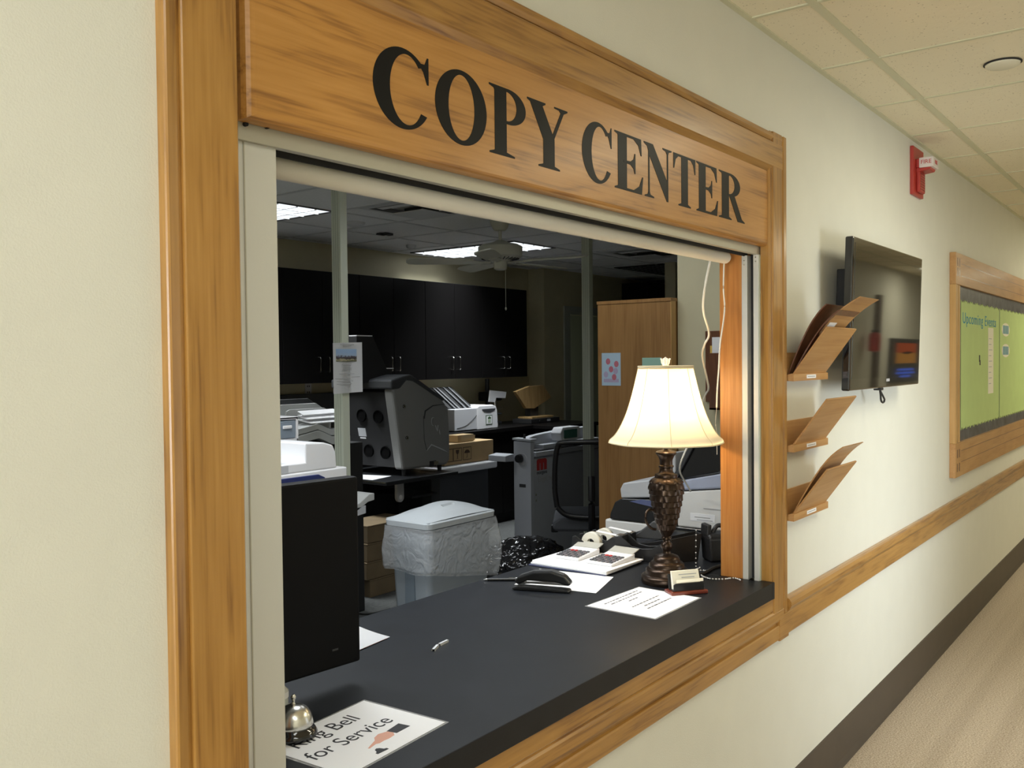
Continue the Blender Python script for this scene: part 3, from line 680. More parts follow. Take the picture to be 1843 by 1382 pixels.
# ---- power poles
def pole(x, y, label, outlet):
    t = thing('power_pole', label, 'power pole', (x, y, 0), 0, 'pale floor-to-ceiling power poles'); m = MB()
    m.box(0, .052, 0, .072, 0, CE-.005, polem, .002)
    for yy in (.018, .036, .052): m.box(-.001, .002, yy, yy+.004, .01, CE-.01, mat('pole_groove', (.42, .46, .36), .5))
    m.obj('post', t)
    if outlet:
        m = MB(); m.box(.052, .062, 0.005, .067, .11, .235, cream, .003); m.box(-.002, .056, -.012, .0, .11, .235, cream, .003); m.obj('outlet_box', t)
        m = MB()
        for z in (.145, .2): m.box(.02, .03, -.0135, -.0118, z, z+.014, ink); m.box(.036, .046, -.0135, -.0118, z, z+.014, ink)
        m.obj('socket_slot', t)
    return t
pole(3.435, 2.74, 'pale metal power pole carrying a printed flyer', True)
pole(5.99, 2.74, 'pale metal power pole beside the tall wooden cabinet', False)
fl = thing('flyer', 'white printed flyer with a building photo taped to the pale pole', 'flyer', (3.455, 2.726, 1.525))
m = MB(); m.grid(lambda u, v: (-.108+.216*u, -.002-.010*(abs(u-.5)*2)**2, -.140+.28*v+.006*(u-.5)), 10, 4, paper, thick=.0006); m.obj('sheet', fl)
MB().box(-.083, .068, -.0092, -.0075, .035, .112-.008, photom).obj('photo_print', fl)
m = MB()
for z, x0, x1, tk in ((.128, -.05, .05, .003), (.122, -.03, .03, .003), (.02, -.04, .03, .002), (.012, -.035, .025, .002), (.004, -.03, .02, .002), (-.004, -.035, .03, .002), (-.012, -.04, .03, .002), (-.035, -.06, .05, .002), (-.06, -.095, .02, .0025), (-.052, .03, .095, .0025), (-.075, -.08, .04, .002), (-.09, -.08, .03, .002)):
    m.box(x0, x1, -.0092, -.0078, z, z+tk, greyink)
m.obj('printed_lines', fl)

# ---- opposite hall wall things that show in the television glass
o = thing('wall_screen', 'lit screen with a sunset picture on the opposite hall wall', 'television', (13.05, -2.36, 1.45))
MB().box(-.75, .75, 0, .05, -.36, .23, gloss, .01).obj('bezel', o)
sun = emis('sunset_picture', (.75, .16, .05), .55); sun2 = emis('sunset_low', (.85, .38, .08), .55); btx = emis('screen_text', (.12, .22, .9), .8)
m = MB(); m.box(-.55, .45, .051, .054, .04, .17, sun); m.box(-.55, .45, .051, .054, -.10, .04, sun2); m.obj('picture', o)
MB().prism([(-.35, .035), (-.05, .06), (.3, .05), (.0, .02)], 'Y', .054, .056, ink).obj('aeroplane_silhouette', o)
m = MB()
for k, (a, b_) in enumerate(((-.45, .35), (-.5, .4), (-.3, .2))): m.box(a, b_, .051, .054, -.20-k*.045, -.17-k*.045, btx)
m.obj('caption_line', o)
o = thing('fire_extinguisher', 'red fire extinguisher on the opposite hall wall', 'fire extinguisher', (11.25, -2.36, 1.52))
MB().lathe([(0, -.02), (.065, -.01), (.07, .02), (.07, .16), (.06, .2), (.02, .22), (0, .22)], (0, .12, 0), redp, 24).obj('cylinder', o)
MB().box(-.03, .05, .08, .16, .215, .24, mblack, .008).obj('valve', o)
struct(MB().box(11.6, 11.75, -2.36, -2.31, 0, 2.2, mat('dark_trim', (.08, .05, .03), .4)).obj('trim_3'))

# ================================================================== COUNTER
CT = .852
m = MB(); m.box(.70, 2.7215, -.008, .765, .800, CT, count, .0015); m.box(2.7215, 2.737, -.008, .034, .800, CT, count); m.box(2.7215, 3.33, .17, .765, .800, CT, count, .0015)
ct = tag(m.obj('countertop'), 'black laminate service counter running through the window opening', 'counter')
MB().box(.70, 3.30, .20, .72, 0, .80, black).obj('base_cabinet', ct)

# ---- table lamp
lx, ly = 2.548, .268
S = 1/2425.0
lamp = thing('table_lamp', 'lit table lamp with cream bell shade and dark bronze urn base', 'lamp', (lx, ly, CT))
MB().lathe([(0, 0), (.078, 0), (.080, .004), (.080, .020), (.077, .024), (.068, .027), (.066, .032), (.066, .040), (.062, .046), (.056, .049), (.0545, .058), (.050, .064), (.043, .068), (.041, .076), (.036, .083), (.024, .088), (.014, .091), (.012, .098), (.015, .105), (.0185, .113), (.0175, .121), (.012, .127), (.0115, .133), (.016, .137), (.0155, .142), (.012, .146)], (0, 0, 0), bronze, 64).obj('foot', lamp)
def leafy(a, z):
    u = (z-.146)/.16; k = 11
    ph = (u*8.5) % 1; row = int(u*8.5)
    c_ = abs(math.sin(a*k/2+(row % 2)*math.pi/2))**.8
    return 1+.085*(1-ph)*max(0, c_-.25*ph)-.035
prof = [(.0135, .146), (.018, .152), (.027, .166), (.034, .186), (.040, .210), (.046, .236), (.051, .262), (.054, .284), (.055, .300), (.0535, .312), (.049, .322), (.038, .330)]
P2 = spline([(p[0], p[1], 0) for p in prof], 9)
MB().lathe([(p.x, p.y) for p in P2], (0, 0, 0), bronze, 112, sq=leafy).obj('urn_body', lamp)
m = MB()
for k in range(12):
    a = 2*math.pi*k/12; q = Matrix.Rotation(a, 4, 'Z'); 
    m.prism([(-.012, .024), (0, -.006), (.012, .024), (0, .033)], 'Y', -.0035, .0015, bronze, .0010, q @ Matrix.Translation((0, -.0525, .296)) @ Matrix.Rotation(R(-26), 4, 'X'))
m.obj('leaf_collar', lamp)
MB().lathe([(0, .33), (.035, .33), (.036, .336), (.034, .341), (.026, .343), (.021, .349), (.0205, .360), (.0235, .363), (.0235, .367), (.020, .370), (.020, .384), (.026, .398), (.032, .404), (.0325, .409), (.028, .413), (.012, .417), (.009, .42), (.009, .45), (0, .45)], (0, 0, 0), bronze, 56).obj('neck', lamp)
m = MB(); pts = [(-.045+.0*math.cos(0), 0, .215)]
hd = [Vector((-.043, .0, .228)), Vector((-.056, 0, .232)), Vector((-.068, 0, .222)), Vector((-.071, 0, .204)), Vector((-.064, 0, .186)), Vector((-.050, 0, .172)), Vector((-.036, 0, .168))]
q = Matrix.Rotation(R(-38), 4, 'Z'); m.tube(spline(hd), .004, bronze, mx=q); m.obj('handle', lamp)
MB().cyl((0, 0, .44), (0, 0, .50), .016, nickel).obj('socket', lamp)
MB().lathe([(0, .50), (.015, .505), (.028, .53), (.030, .55), (.022, .575), (0, .585)], (0, 0, 0), bulbm, 24).obj('bulb', lamp)
m = MB()
for s_ in (-1, 1): m.tube(spline([(0, s_*.012, .45), (0, s_*.045, .50), (0, s_*.05, .58), (0, s_*.02, .65), (0, 0, .668)]), .0022, nickel, 6)
m.obj('harp', lamp)
# bell shade: eight panels, flared
rp = [(.178, .440), (.1755, .449), (.160, .463), (.144, .487), (.127, .522), (.113, .562), (.101, .606), (.091, .648), (.0845, .676)]
RP = [(p.x, p.y) for p in spline([(a, b_, 0) for a, b_ in rp], 4)]
def oct8(a, z):
    k = math.pi/4; t = ((a+R(12)) % k)-k/2
    return .965+.035*(abs(t)/(k/2))**1.5
sh = MB().lathe(RP, (0, 0, 0), shadem, 96, sq=oct8).obj('lamp_shade', lamp)
m = MB(); trim = mat('shade_trim', (0.62, 0.52, 0.33), .7)
for (r_, z_, w_) in ((.1785, .440, .0022), (.0850, .678, .0028)): m.tube([(r_*oct8(2*math.pi*i/96, 0)*math.cos(2*math.pi*i/96), r_*oct8(2*math.pi*i/96, 0)*math.sin(2*math.pi*i/96), z_) for i in range(96)], w_, trim, 8, close=True)
m.tube([(.0846*math.cos(2*math.pi*i/48), .0846*math.sin(2*math.pi*i/48), .6735) for i in range(48)], .0026, trim, 8, close=True)
for k in range(8):
    a = k*math.pi/4-R(12); m.tube([(r_*1.004*math.cos(a), r_*1.004*math.sin(a), z_) for r_, z_ in RP[1:-1]], .0009, trim, 5)
m.obj('shade_piping', lamp)
m = MB()
for k in range(3):
    a = k*2*math.pi/3; m.tube([(0, 0, .667), (.083*math.cos(a), .083*math.sin(a), .672)], .0015, nickel, 6)
m.obj('spider', lamp)
m = MB(); m.lathe([(0, .668), (.006, .668), (.006, .676), (.010, .680), (.010, .683), (0, .684)], (0, 0, 0), crystal, 20)
for k in range(8):
    a = k*math.pi/4; m.tube(spline([(.006*math.cos(a), .006*math.sin(a), .682), (.011*math.cos(a), .011*math.sin(a), .690), (.012*math.cos(a), .012*math.sin(a), .698), (.016*math.cos(a), .016*math.sin(a), .703)], 4), [.003]*9+[.0026]*3+[.001], crystal, 6)
m.lathe([(0, .684), (.006, .688), (.008, .697), (.004, .706), (0, .708)], (0, 0, 0), crystal, 14); m.obj('finial', lamp)
bl = bpy.data.lights.new('lamp_light', 'POINT'); bl.energy = 4.2; bl.color = (1.0, 0.76, 0.46); bl.shadow_soft_size = .022
bo = bpy.data.objects.new('lamp_light', bl); bo.location = (lx, ly, CT+.555); C.objects.link(bo)

# ---- card holder
ch = thing('card_holder', 'cherry and black business card holder in front of the lamp', 'card holder', (2.462, .158, CT), R(-36.5))
m = MB(); m.box(-.060, .060, -.026, .026, 0, .011, redw, .003); m.obj('base', ch)
m = MB(); m.prism([(-.05, .011), (.05, .011), (.05, .031), (.044, .034), (-.044, .034), (-.05, .030)], 'Y', -.018, -.015, bplas, .0008); m.box(-.05, .05, -.015, .008, .011, .014, bplas); m.prism([(.008, .011), (.012, .011), (.020, .056), (.016, .056)], 'X', -.052, .052, bplas); m.obj('slot', ch)
cs = thing('business_card', 'cream business cards standing in the cherry card holder', 'business cards', (2.462, .158, CT), R(-36.5))
m = MB(); m.prism([(-.013, .0145), (.004, .0145), (.0135, .066), (.006, .066)], 'X', -.046, .043, cream_paper, .0004); m.obj('card_stack', cs)
m = MB()
for z, a, b_ in ((.055, -.024, .034), (.0465, -.016, .026)):
    yy = -.013+(z-.0145)*.365; m.box(a, b_, yy-.0010, yy-.0003, z, z+.0022, greyink)
m.obj('printed_lines', cs)
MB().slab([(-.038, -.013, .034), (.050, -.013, .035), (.052, -.008, .043), (-.036, -.006, .042)], .0006, cream_paper).obj('loose_card', cs)

# ---- laminated sheets
def laminated(name, label, A, B, Cc, D, z=CT):
    V = [Vector((*p, 0)) for p in (A, B, Cc, D)]; c0 = sum(V, Vector())/4
    t = thing(name, label, 'laminated sign', (c0.x, c0.y, z))
    V = [v-c0 for v in V]; m = MB(); m.slab([v+Vector((0, 0, .0002)) for v in V], .0005, film); m.obj('laminate', t)
    m = MB(); m.slab([v*.955+Vector((0, 0, .0009)) for v in V], .0003, paper); m.obj('sheet', t); return t, c0
# corners: near-right, far-right, far-left, near-left
t, c0 = laminated('service_sign', 'laminated sheet reading Ring Bell for Service under the bell', (1.307, .086), (1.292, .307), (1.011, .288), (1.026, .067))
ang = R(3.9)
text('Ring Bell', .052, (1.133-c0.x, .246-c0.y, .0014), (0, 0, ang), ink, 'lettering', t, .0001, 'CENTER', .93)
text('for Service', .052, (1.143-c0.x, .185-c0.y, .0014), (0, 0, ang), ink, 'lettering', t, .0001, 'CENTER', .93)
m = MB(); z = .0013
def pt(x, y): return (x-c0.x, y-c0.y, z)
hand = [(1.128, .124), (1.140, .130), (1.160, .139), (1.168, .149), (1.184, .155), (1.203, .150), (1.207, .138), (1.199, .127), (1.182, .124), (1.170, .125), (1.158, .123), (1.150, .126), (1.130, .121)]
m.poly([pt(*p) for p in hand[::-1]], skinp); m.obj('printed_hand', t)
m = MB(); m.poly([pt(*p) for p in [(1.203, .152), (1.208, .130), (1.248, .133), (1.243, .160)]], ink)
m.poly([pt(*p) for p in [(1.122, .092), (1.150, .092), (1.150, .098), (1.145, .100), (1.142, .108), (1.137, .112), (1.131, .109), (1.127, .100), (1.122, .098)]], ink); m.obj('printed_cuff_and_bell', t)
t, c0 = laminated('counter_notice', 'laminated notice with grey print in front of the lamp', (2.434, .094), (2.4434, .309), (2.1598, .325), (2.157, .096))
m = MB()
for y, a, b_ in ((.285, .05, .24), (.268, .06, .235), (.245, .12, .17), (.205, .07, .225), (.183, .10, .19), (.162, .08, .22)):
    x = 0.0
    while x < (b_-a):
        w = random.uniform(.008, .022); m.box(2.157+a+x-c0.x, 2.157+min(a+x+w, b_)-c0.x, y-c0.y, y+.0055-c0.y, .0013, .0015, mat('notice_ink', (.12, .12, .13), .7)); x += w+.004
m.obj('printed_lines', t)

# ---- call bell
bl_ = thing('call_bell', 'nickel call bell with black base on the laminated sheet', 'bell', (1.086, .278, CT+.0014))
MB().lathe([(0, 0), (.042, 0), (.0435, .003), (.0435, .008), (.040, .013), (.036, .0165), (.034, .022), (0, .022)], (0, 0, 0), gloss, 56).obj('base', bl_)
MB().lathe([(.0345, .020), (.0358, .022), (.0358, .026), (.0348, .033), (.0315, .0425), (.025, .051), (.016, .0570), (.007, .0595), (0, .060)], (0, 0, 0), nickel, 56).obj('dome', bl_)
MB().lathe([(0, .06), (.004, .06), (.003, .064), (.003, .068), (.005, .071), (.005, .074), (.002, .078), (0, .078)], (0, 0, 0), nickel, 20).obj('plunger', bl_)

# ---- sanitiser bottle half hidden by the monitor
bt = thing('bottle', 'small squat bottle with teal liquid behind the call bell', 'bottle', (1.118, .372, CT))
MB().lathe([(0, 0), (.021, 0), (.023, .003), (.023, .040), (0, .041)], (0, 0, 0), teal, 32).obj('liquid', bt)
MB().lathe([(.0235, 0), (.0245, .01), (.0245, .056), (.018, .064), (.010, .068), (0, .070)], (0, 0, 0), crystal, 32).obj('glass', bt)
MB().lathe([(.0250, .044), (.0250, .056)], (0, 0, 0), cream, 32).obj('wrap_label', bt)

# ---- computer monitor seen from behind
mo = thing('computer_monitor', 'black computer monitor seen from behind at the left of the counter', 'monitor', (1.085, .43, CT), R(-5.5))
m = MB(); m.box(-.28, .28, -.012, .022, .046, .452, mplas, .006); m.obj('housing', mo)
m = MB(); m.box(.205, .220, -.0126, -.012, .085, .089, dgrey); m.box(.262, .268, -.0126, -.012, .052, .056, gloss); m.obj('rear_mark', mo)
MB().box(-.265, .265, .022, .0225, .06, .44, tvs).obj('screen', mo)
m = MB(); m.box(-.03, .03, .022, .05, .01, .25, bplas, .004); m.obj('neck', mo)
MB().box(-.08, .03, -.02, .16, 0, .012, bplas, .004).obj('stand_base', mo)

# ---- curled paper by the monitor
m = MB()
def curl(u, v):
    x = 1.46+.17*u; y = .55+.13*v+.02*u
    return (x, y, CT+.001+.028*max(0, (1-abs(u-.72)*2.4))*v*v)
m.grid(curl, 14, 10, paper, thick=.0004); cp = tag(m.obj('paper_sheet'), 'curled white sheet poking out beside the monitor', 'paper')
MB().grid(lambda u, v: (1.458+.16*u, .545+.02*v+.02*u, CT+.0008), 2, 2, orange, thick=.0005).obj('orange_backing', cp)
# ---- loose staples
for (x, y, a, lb) in ((1.627, .412, 25, 'loose staple strip nearest on the bare counter'), (1.668, .423, 8, 'loose staple strip behind its twin on the bare counter')):
    q = Matrix.Translation((x, y, CT)) @ Matrix.Rotation(R(a), 4, 'Z'); m = MB()
    m.box(-.018, .018, -.004, .004, .0045, .0055, stap, mx=q); m.box(-.018, .018, .003, .004, .0002, .0055, stap, mx=q); m.box(-.018, .018, -.004, -.003, .0002, .0055, stap, mx=q)
    tag(m.obj('staple_strip'), lb, 'staples', 'loose staples on the counter')

# ---- sheets under stapler
def sheet(pts, z, label, mt=paper, th=.0005):
    m = MB(); m.slab([(x, y, z) for x, y in pts], th, mt); return tag(m.obj('paper_sheet'), label, 'paper')
sheet([(2.30, .375), (2.505, .437), (2.463, .70), (2.245, .64)], CT+.0004, 'blank white sheet lying under the stapler')
# ---- stapler
sp = thing('stapler', 'black desk stapler on a white sheet', 'stapler', (2.262, .455, CT+.001), math.atan2(.17, -.065))
m = MB(); m.prism([(-.01, 0), (.165, 0), (.168, .006), (.15, .012), (.02, .010), (-.008, .008), (-.012, .004)], 'Y', -.019, .019, bplas, .003); m.obj('base', sp)
m = MB(); m.prism([(-.008, .020), (.11, .020), (.15, .016), (.15, .022), (-.008, .028)], 'Y', -.008, .008, nickel); m.obj('magazine', sp)
m = MB(); m.prism([(-.014, .022), (-.016, .030), (.002, .050), (.045, .062), (.10, .058), (.150, .040), (.160, .026), (.150, .016), (.12, .030), (.03, .030), (0, .022)], 'Y', -.018, .018, bplas, .005); m.obj('arm', sp)
m = MB(); m.prism([(.005, .0525), (.045, .0645), (.10, .0605), (.145, .044), (.10, .056), (.045, .060)], 'Y', -.013, .013, dgrey, .001); m.obj('grip_pad', sp)
# ---- pen
pn = thing('pen', 'black and silver ballpoint pen beside the stapler', 'pen', (2.225, .748, CT+.0048))
d = Vector((.085, -.115, 0)).normalized()
MB().cyl(d*.012, d*.12, .0045, bplas).obj('barrel', pn); MB().cyl((0, 0, -.0005), d*.012, .001, nickel, .0045).obj('tip', pn); MB().box(-.001, .001, -.02, .02, .003, .0065, chrome, mx=Matrix.Translation(d*.10) @ Matrix.Rotation(math.atan2(d.y, d.x)+R(90), 4, 'Z')).obj('clip', pn)

# ---- notebooks with calculators
def stackbook(label, z, h, dx, dy, mt, rot, name='notepad'):
    m = MB(); q = Matrix.Translation((2.615+dx, .612+dy, z)) @ Matrix.Rotation(R(rot), 4, 'Z')
    m.box(-.118, .118, -.150, .150, 0, h, mt, .0008, q); return tag(m.obj(name), label, 'notepad', None)
stackbook('navy folder lowest in the pile under the calculators', CT+.0002, .004, -.006, .006, mat('navy_card', (.05, .06, .12), .5), 2)
stackbook('thin white pad in the middle of the pile under the calculators', CT+.0045, .006, 0, 0, paper, 1)
stackbook('topmost white pad carrying both calculators', CT+.0108, .005, .004, -.004, paper, -1)
def calculator(x, y, z, rz, label):
    t = thing('calculator', label, 'calculator', (x, y, z), rz, 'calculators on the white pads')
    m = MB(); m.prism([(-.075, 0), (.070, 0), (.070, .020), (.040, .016), (-.075, .008)], 'X', -.052, .052, white, .002); m.obj('body', t)
    m = MB(); m.box(-.050, .050, .0, .045, 0, .004, mat('calc_grey', (.42, .41, .36), .4), .0015, Matrix.Translation((0, .060, .017)) @ Matrix.Rotation(R(14), 4, 'X')); m.obj('display_hood', t)
    m = MB()
    for i in range(6):
        for j in range(5):
            yy = -.064+j*.017; zz = .0088+(yy+.075)*.068
            m.box(-.044+i*.0155, -.033+i*.0155, yy, yy+.011, zz, zz+.004, (redi if (i, j) in ((1, 4), (2, 4)) else (mat('key_grey', (.10, .10, .11), .5) if (i+j) % 2 or i == 0 else mat('key_grey2', (.17, .15, .16), .5))), .001)
    m.obj('keys', t); return t
calculator(2.648, .672, CT+.0162, R(-88), 'calculator at the back of the topmost white pad')
calculator(2.640, .528, CT+.0162, R(-92), 'calculator nearer the lamp on the topmost white pad')

# ---- tape dispensers
def dispenser(loc, rz, label, roll=True, s=1.0):
    t = thing('tape_dispenser', label, 'tape dispenser', loc, rz, 'heavy black tape dispensers'); m = MB()
    P = [(-.085, 0), (.085, 0), (.088, .030), (.084, .062), (.070, .066), (.055, .056), (.035, .044), (.0, .040), (-.035, .044), (-.055, .060), (-.075, .074), (-.092, .070), (-.095, .030)]
    m.prism([(a*s, b_*s) for a, b_ in P], 'Y', -.032, -.026, bplas, .002); m.prism([(a*s, b_*s) for a, b_ in P], 'Y', .026, .032, bplas, .002)
    m.prism([(-.085*s, 0), (.085*s, 0), (.084*s, .020*s), (-.085*s, .020*s)], 'Y', -.03, .03, bplas, .001)
    m.prism([(-.092*s, .03*s), (-.07*s, .03*s), (-.072*s, .072*s), (-.09*s, .069*s)], 'Y', -.03, .03, bplas, .001); m.obj('body', t)
    MB().box(-.096*s, -.074*s, -.016, .016, .071*s, .0735*s, nickel).obj('cutter', t)
    if roll:
        MB().lathe([(.014, -.012), (.036, -.012), (.037, -.010), (.037, .010), (.036, .012), (.014, .012), (.014, -.012)], (0.02*s, 0, .042*s), mat('tape_roll', (.80, .78, .68), .3), 40, 'Y').obj('tape_roll', t)
        MB().slab([(.0, -.011, .084*s), (.0, .011, .084*s), (-.085*s, .011, .074*s), (-.085*s, -.011, .074*s)], .0006, paper).obj('tape_strip', t)
    return t
dispenser((2.775, .668, CT), R(97), 'black tape dispenser with white roll left of the larger dispensers')
dispenser((2.862, .668, CT), R(97), 'tape dispenser with white roll standing rearmost by the copier')
dispenser((2.790, .478, CT), R(-85), 'large empty black tape dispenser behind the lamp', False, 1.1)
hp = thing('hole_punch', 'black desk punch with small white label beside the tape dispensers', 'hole punch', (2.945, .545, CT+.0), R(100))
m = MB(); m.prism([(-.07, 0), (.06, 0), (.06, .02), (-.07, .05)], 'Y', -.03, .03, bplas, .003); m.obj('base', hp)
m = MB(); m.prism([(-.075, .05), (-.072, .105), (-.02, .112), (.045, .06), (.05, .045), (-.03, .045)], 'Y', -.026, .026, dgrey, .004); m.obj('lever', hp)
MB().box(-.02, .0, -.0275, -.026, .055, .068, cream).obj('label_strip', hp)

# ---- folded black box and leather pen pouch
bx_ = thing('desk_tray', 'black desk tray standing behind the lamp foot', 'tray', (2.845, .345, CT), R(-40))
m = MB(); m.prism([(-.09, 0), (.035, 0), (.050, .095), (-.06, .080)], 'Y', 0, .004, bplas); m.prism([(-.09, 0), (.035, 0), (.050, .095), (-.06, .080)], 'Y', .045, .049, bplas); m.prism([(.035, 0), (.039, 0), (.054, .095), (.050, .095)], 'Y', 0, .049, bplas); m.box(-.09, .035, 0, .049, 0, .003, bplas); m.obj('sides', bx_)
pu = thing('pen_pouch', 'black leather pen pouch right of the lamp', 'pouch', (2.945, .270, CT), R(-40))
leather = mat('leather', (.012, .012, .013), .38, bump=.5, bscale=120)
m = MB(); m.prism([(-.055, 0), (.055, 0), (.062, .09), (.055, .097), (-.055, .097), (-.062, .09)], 'Y', -.045, .03, leather, .008); m.obj('body', pu)
m = MB(); m.prism([(-.062, .088), (-.045, .090), (-.043, .128), (-.060, .126)], 'Y', -.03, .025, leather, .004); m.prism([(.038, .088), (.058, .086), (.056, .14), (.044, .135)], 'Y', -.03, .025, leather, .004); m.obj('flap', pu)
m = MB(); m.tube(spline([(-.03, 0, .09), (-.01, 0, .118), (.02, 0, .112), (.035, 0, .09)]), .008, bplas); m.obj('strap', pu)
m = MB(); m.box(-.058, .058, -.0475, -.0455, .076, .080, dgrey); m.obj('seam', pu)

# ---- cords
def cordthing(pts, r, mt, label, name='cord', beads=0, cat='cord'):
    m = MB(); S_ = spline(pts, 8)
    m.tube(S_, r, mt, 6)
    o = m.obj(name)
    if beads:
        L = 0; last = S_[0]; q = MB()
        for i in range(1, len(S_)):
            seg = (S_[i]-S_[i-1]).length
            L += seg
            if L > beads: q.lathe([(0, -.0027), (.0019, -.0019), (.0027, 0), (.0019, .0019), (0, .0027)], S_[i], stap, 8); L = 0
        q.obj('beads', o)
    return tag(o, label, cat)
cordthing([(2.599, 0.140, 1.853), (2.602, 0.160, 1.769), (2.635, 0.180, 1.702), (2.717, 0.200, 1.634), (2.726, 0.220, 1.599), (2.793, 0.260, 1.563), (2.910, 0.300, 1.487), (3.008, 0.340, 1.445), (3.102, 0.400, 1.413), (3.141, 0.460, 1.313), (3.165, 0.500, 1.225), (3.148, 0.520, 1.162), (3.197, 0.550, 1.112), (3.289, 0.570, 1.057), (3.388, 0.600, 1.011)], .0035, cord, 'white shade cord hanging left of its thinner twin')
cordthing([(2.679, 0.130, 1.855), (2.674, 0.130, 1.771), (2.681, 0.130, 1.702), (2.658, 0.135, 1.597), (2.660, 0.140, 1.527), (2.658, 0.145, 1.457), (2.664, 0.150, 1.399)], .0025, cord, 'thin white shade cord beside the wooden jamb', 'cord')
cordthing([(2.664, 0.150, 1.399), (2.655, 0.150, 1.352), (2.663, 0.150, 1.317), (2.665, 0.150, 1.250)], .0009, greyink, 'thin grey string hanging below the shade cord', 'cord')
cordthing([(2.740, 0.260, 0.998), (2.783, 0.282, .856), (2.775, 0.264, .856), (2.730, 0.258, .856), (2.742, 0.228, .856), (2.677, 0.212, .856), (2.651, 0.170, .856), (2.667, 0.135, .856), (2.702, 0.110, .856), (2.686, 0.082, .856)], .0007, nickel, 'beaded silver chain trailing across the counter by the jamb', 'bead_chain', .006, 'chain')
cordthing([(2.63, .28, CT+.006), (2.68, .22, CT+.006), (2.72, .215, CT+.006), (2.80, .22, CT+.006), (2.88, .19, CT+.006)], .0055, mblack, 'black lamp power cord lying behind the card holder', 'lamp_cord')

# ================================================================== COPY ROOM
# ---- wall cabinets over the back counter: four double-door units
def upper(x0, x1, label):
    t = thing('wall_cabinet', label, 'cabinet', (x0, 4.52, 1.395), 0, 'black wall cabinets'); w = x1-x0
    MB().box(0, w, .022, .36, 0, .89, cabk).obj('carcass', t)
    for k in (0, 1):
        a, b_ = (w/2*k+.002, w/2*(k+1)-.002)
        d = MB().box(a, b_, 0, .021, 0, .89, cabk, .0015).obj('door', t)
        hx = w/2+(-.048 if k == 0 else .048)
        m = MB(); m.tube([(hx, .002, .085), (hx, -.022, .087), (hx, -.027, .095), (hx, -.027, .195), (hx, -.022, .203), (hx, .002, .205)], .0045, nickel, 8)
        h = m.obj('handle', d)
    return t
for x0, lb in ((3.64, 'black wall cabinet furthest left, partly behind the window track'), (4.44, 'black wall cabinet left of the flyer pole'), (5.24, 'black wall cabinet above the big grey machine'), (6.04, 'black wall cabinet above the small white printer'), (6.84, 'black wall cabinet at the right end of the row')):
    upper(x0, x0+(.798 if x0 < 6.8 else .74), lb)
# ---- back counter
bc = tag(MB().box(3.2, 8.09, 4.25, 4.87, .88, .915, cabk, .002).obj('back_counter'), 'long black worktop along the back wall under the cabinets', 'counter')
bc2 = tag(MB().box(7.3, 8.09, 3.95, 4.249, .88, .915, cabk, .002).obj('back_counter'), 'short black worktop return at the right end of the back counter', 'counter')
for k in range(6):
    x0 = 3.25+k*.8; t = thing('base_cabinet', 'black base cabinet under the back worktop', 'cabinet', (x0, 4.29, 0), 0, 'black base cabinets')
    MB().box(0, .798, .022, .57, .1, .879, cabk).obj('carcass', t); MB().box(0, .798, .06, .57, 0, .1, mblack).obj('toe_kick', t)
    for j in (0, 1): MB().box(.4*j+.002, .4*j+.396, 0, .021, .1, .879, cabk, .0015).obj('door', t)
tag(MB().box(7.32, 8.07, 3.99, 4.24, 0, .879, cabk).obj('base_cabinet'), 'black base cabinet at the right end under the worktop return', 'cabinet')
tag(MB().box(3.6, 5.35, 4.835, 4.879, .916, 1.30, dgrey, .004).obj('splash_panel'), 'dark grey panel standing against the back wall on the worktop', 'panel')
oz = thing('wall_outlet', 'cream double wall outlet under the black wall cabinets', 'outlet', (4.98, 4.88, 1.335))
MB().box(-.035, .035, -.006, 0, -.058, .058, cream, .003).obj('cover_plate', oz)
m = MB()
for z in (-.03, .02): m.box(-.012, -.006, -.0075, -.006, z, z+.014, ink); m.box(.006, .012, -.0075, -.006, z, z+.014, ink)
m.obj('socket_slot', oz)

# ---- light switch-free items: wood jig (padding press), base and press
jg = thing('wooden_jig', 'five-sided wooden jig board standing on its dark electric base', 'wooden jig', (7.62, 4.48, .916))
m = MB(); m.prism([(-.30, .328), (-.063, .378), (.184, .383), (.336, .248), (.03, .144), (-.115, .15)], 'Y', .0, .04, pine, .004); m.obj('jig_board', jg)
m = MB(); m.box(-.02, .12, .02, .09, .06, .16, dgrey, .004); m.obj('neck', jg)
m = MB(); m.box(-.13, .25, -.08, .10, .045, .065, pine, .003); m.obj('wooden_plate', jg)
m = MB(); m.box(-.20, .31, -.12, .12, 0, .045, mblack, .004); m.box(.08, .14, -.1215, -.12, .012, .034, lgrey); m.lathe([(0, -.128), (.012, -.128), (.013, -.12)], (-.05, 0, .022), mblack, 16, 'Y'); m.obj('base', jg)
mc = thing('drill_press', 'dark bench drill with a bent white paper guard by the back wall', 'drill', (7.13, 4.64, .916))
m = MB(); m.box(-.12, .14, -.02, .18, 0, .03, mblack, .005); m.cyl((.08, .12, .03), (.08, .12, .46), .022, dgrey); m.obj('column', mc)
m = MB(); m.box(-.02, .15, -.02, .16, .24, .33, mblack, .012); m.cyl((.03, -.02, .10), (.03, -.02, .26), .018, nickel); m.box(.06, .15, -.02, .02, .16, .18, nickel, .004); m.obj('head', mc)
m = MB(); m.box(-.09, .14, -.02, .10, .10, .115, dgrey, .003); m.obj('table', mc)
m = MB(); m.prism([(-.10, .236), (-.08, .352), (.19, .326), (.17, .262), (.02, .272), (.0, .228)], 'Y', -.045, -.035, white, .002); m.obj('paper_guard', mc)
m = MB(); m.box(-.26, -.06, -.04, .10, .185, .205, pine, .006); m.obj('wooden_shelf', mc)
MB().box(-.24, -.19, -.02, .05, 0, .185, mblack).obj('shelf_leg', mc)

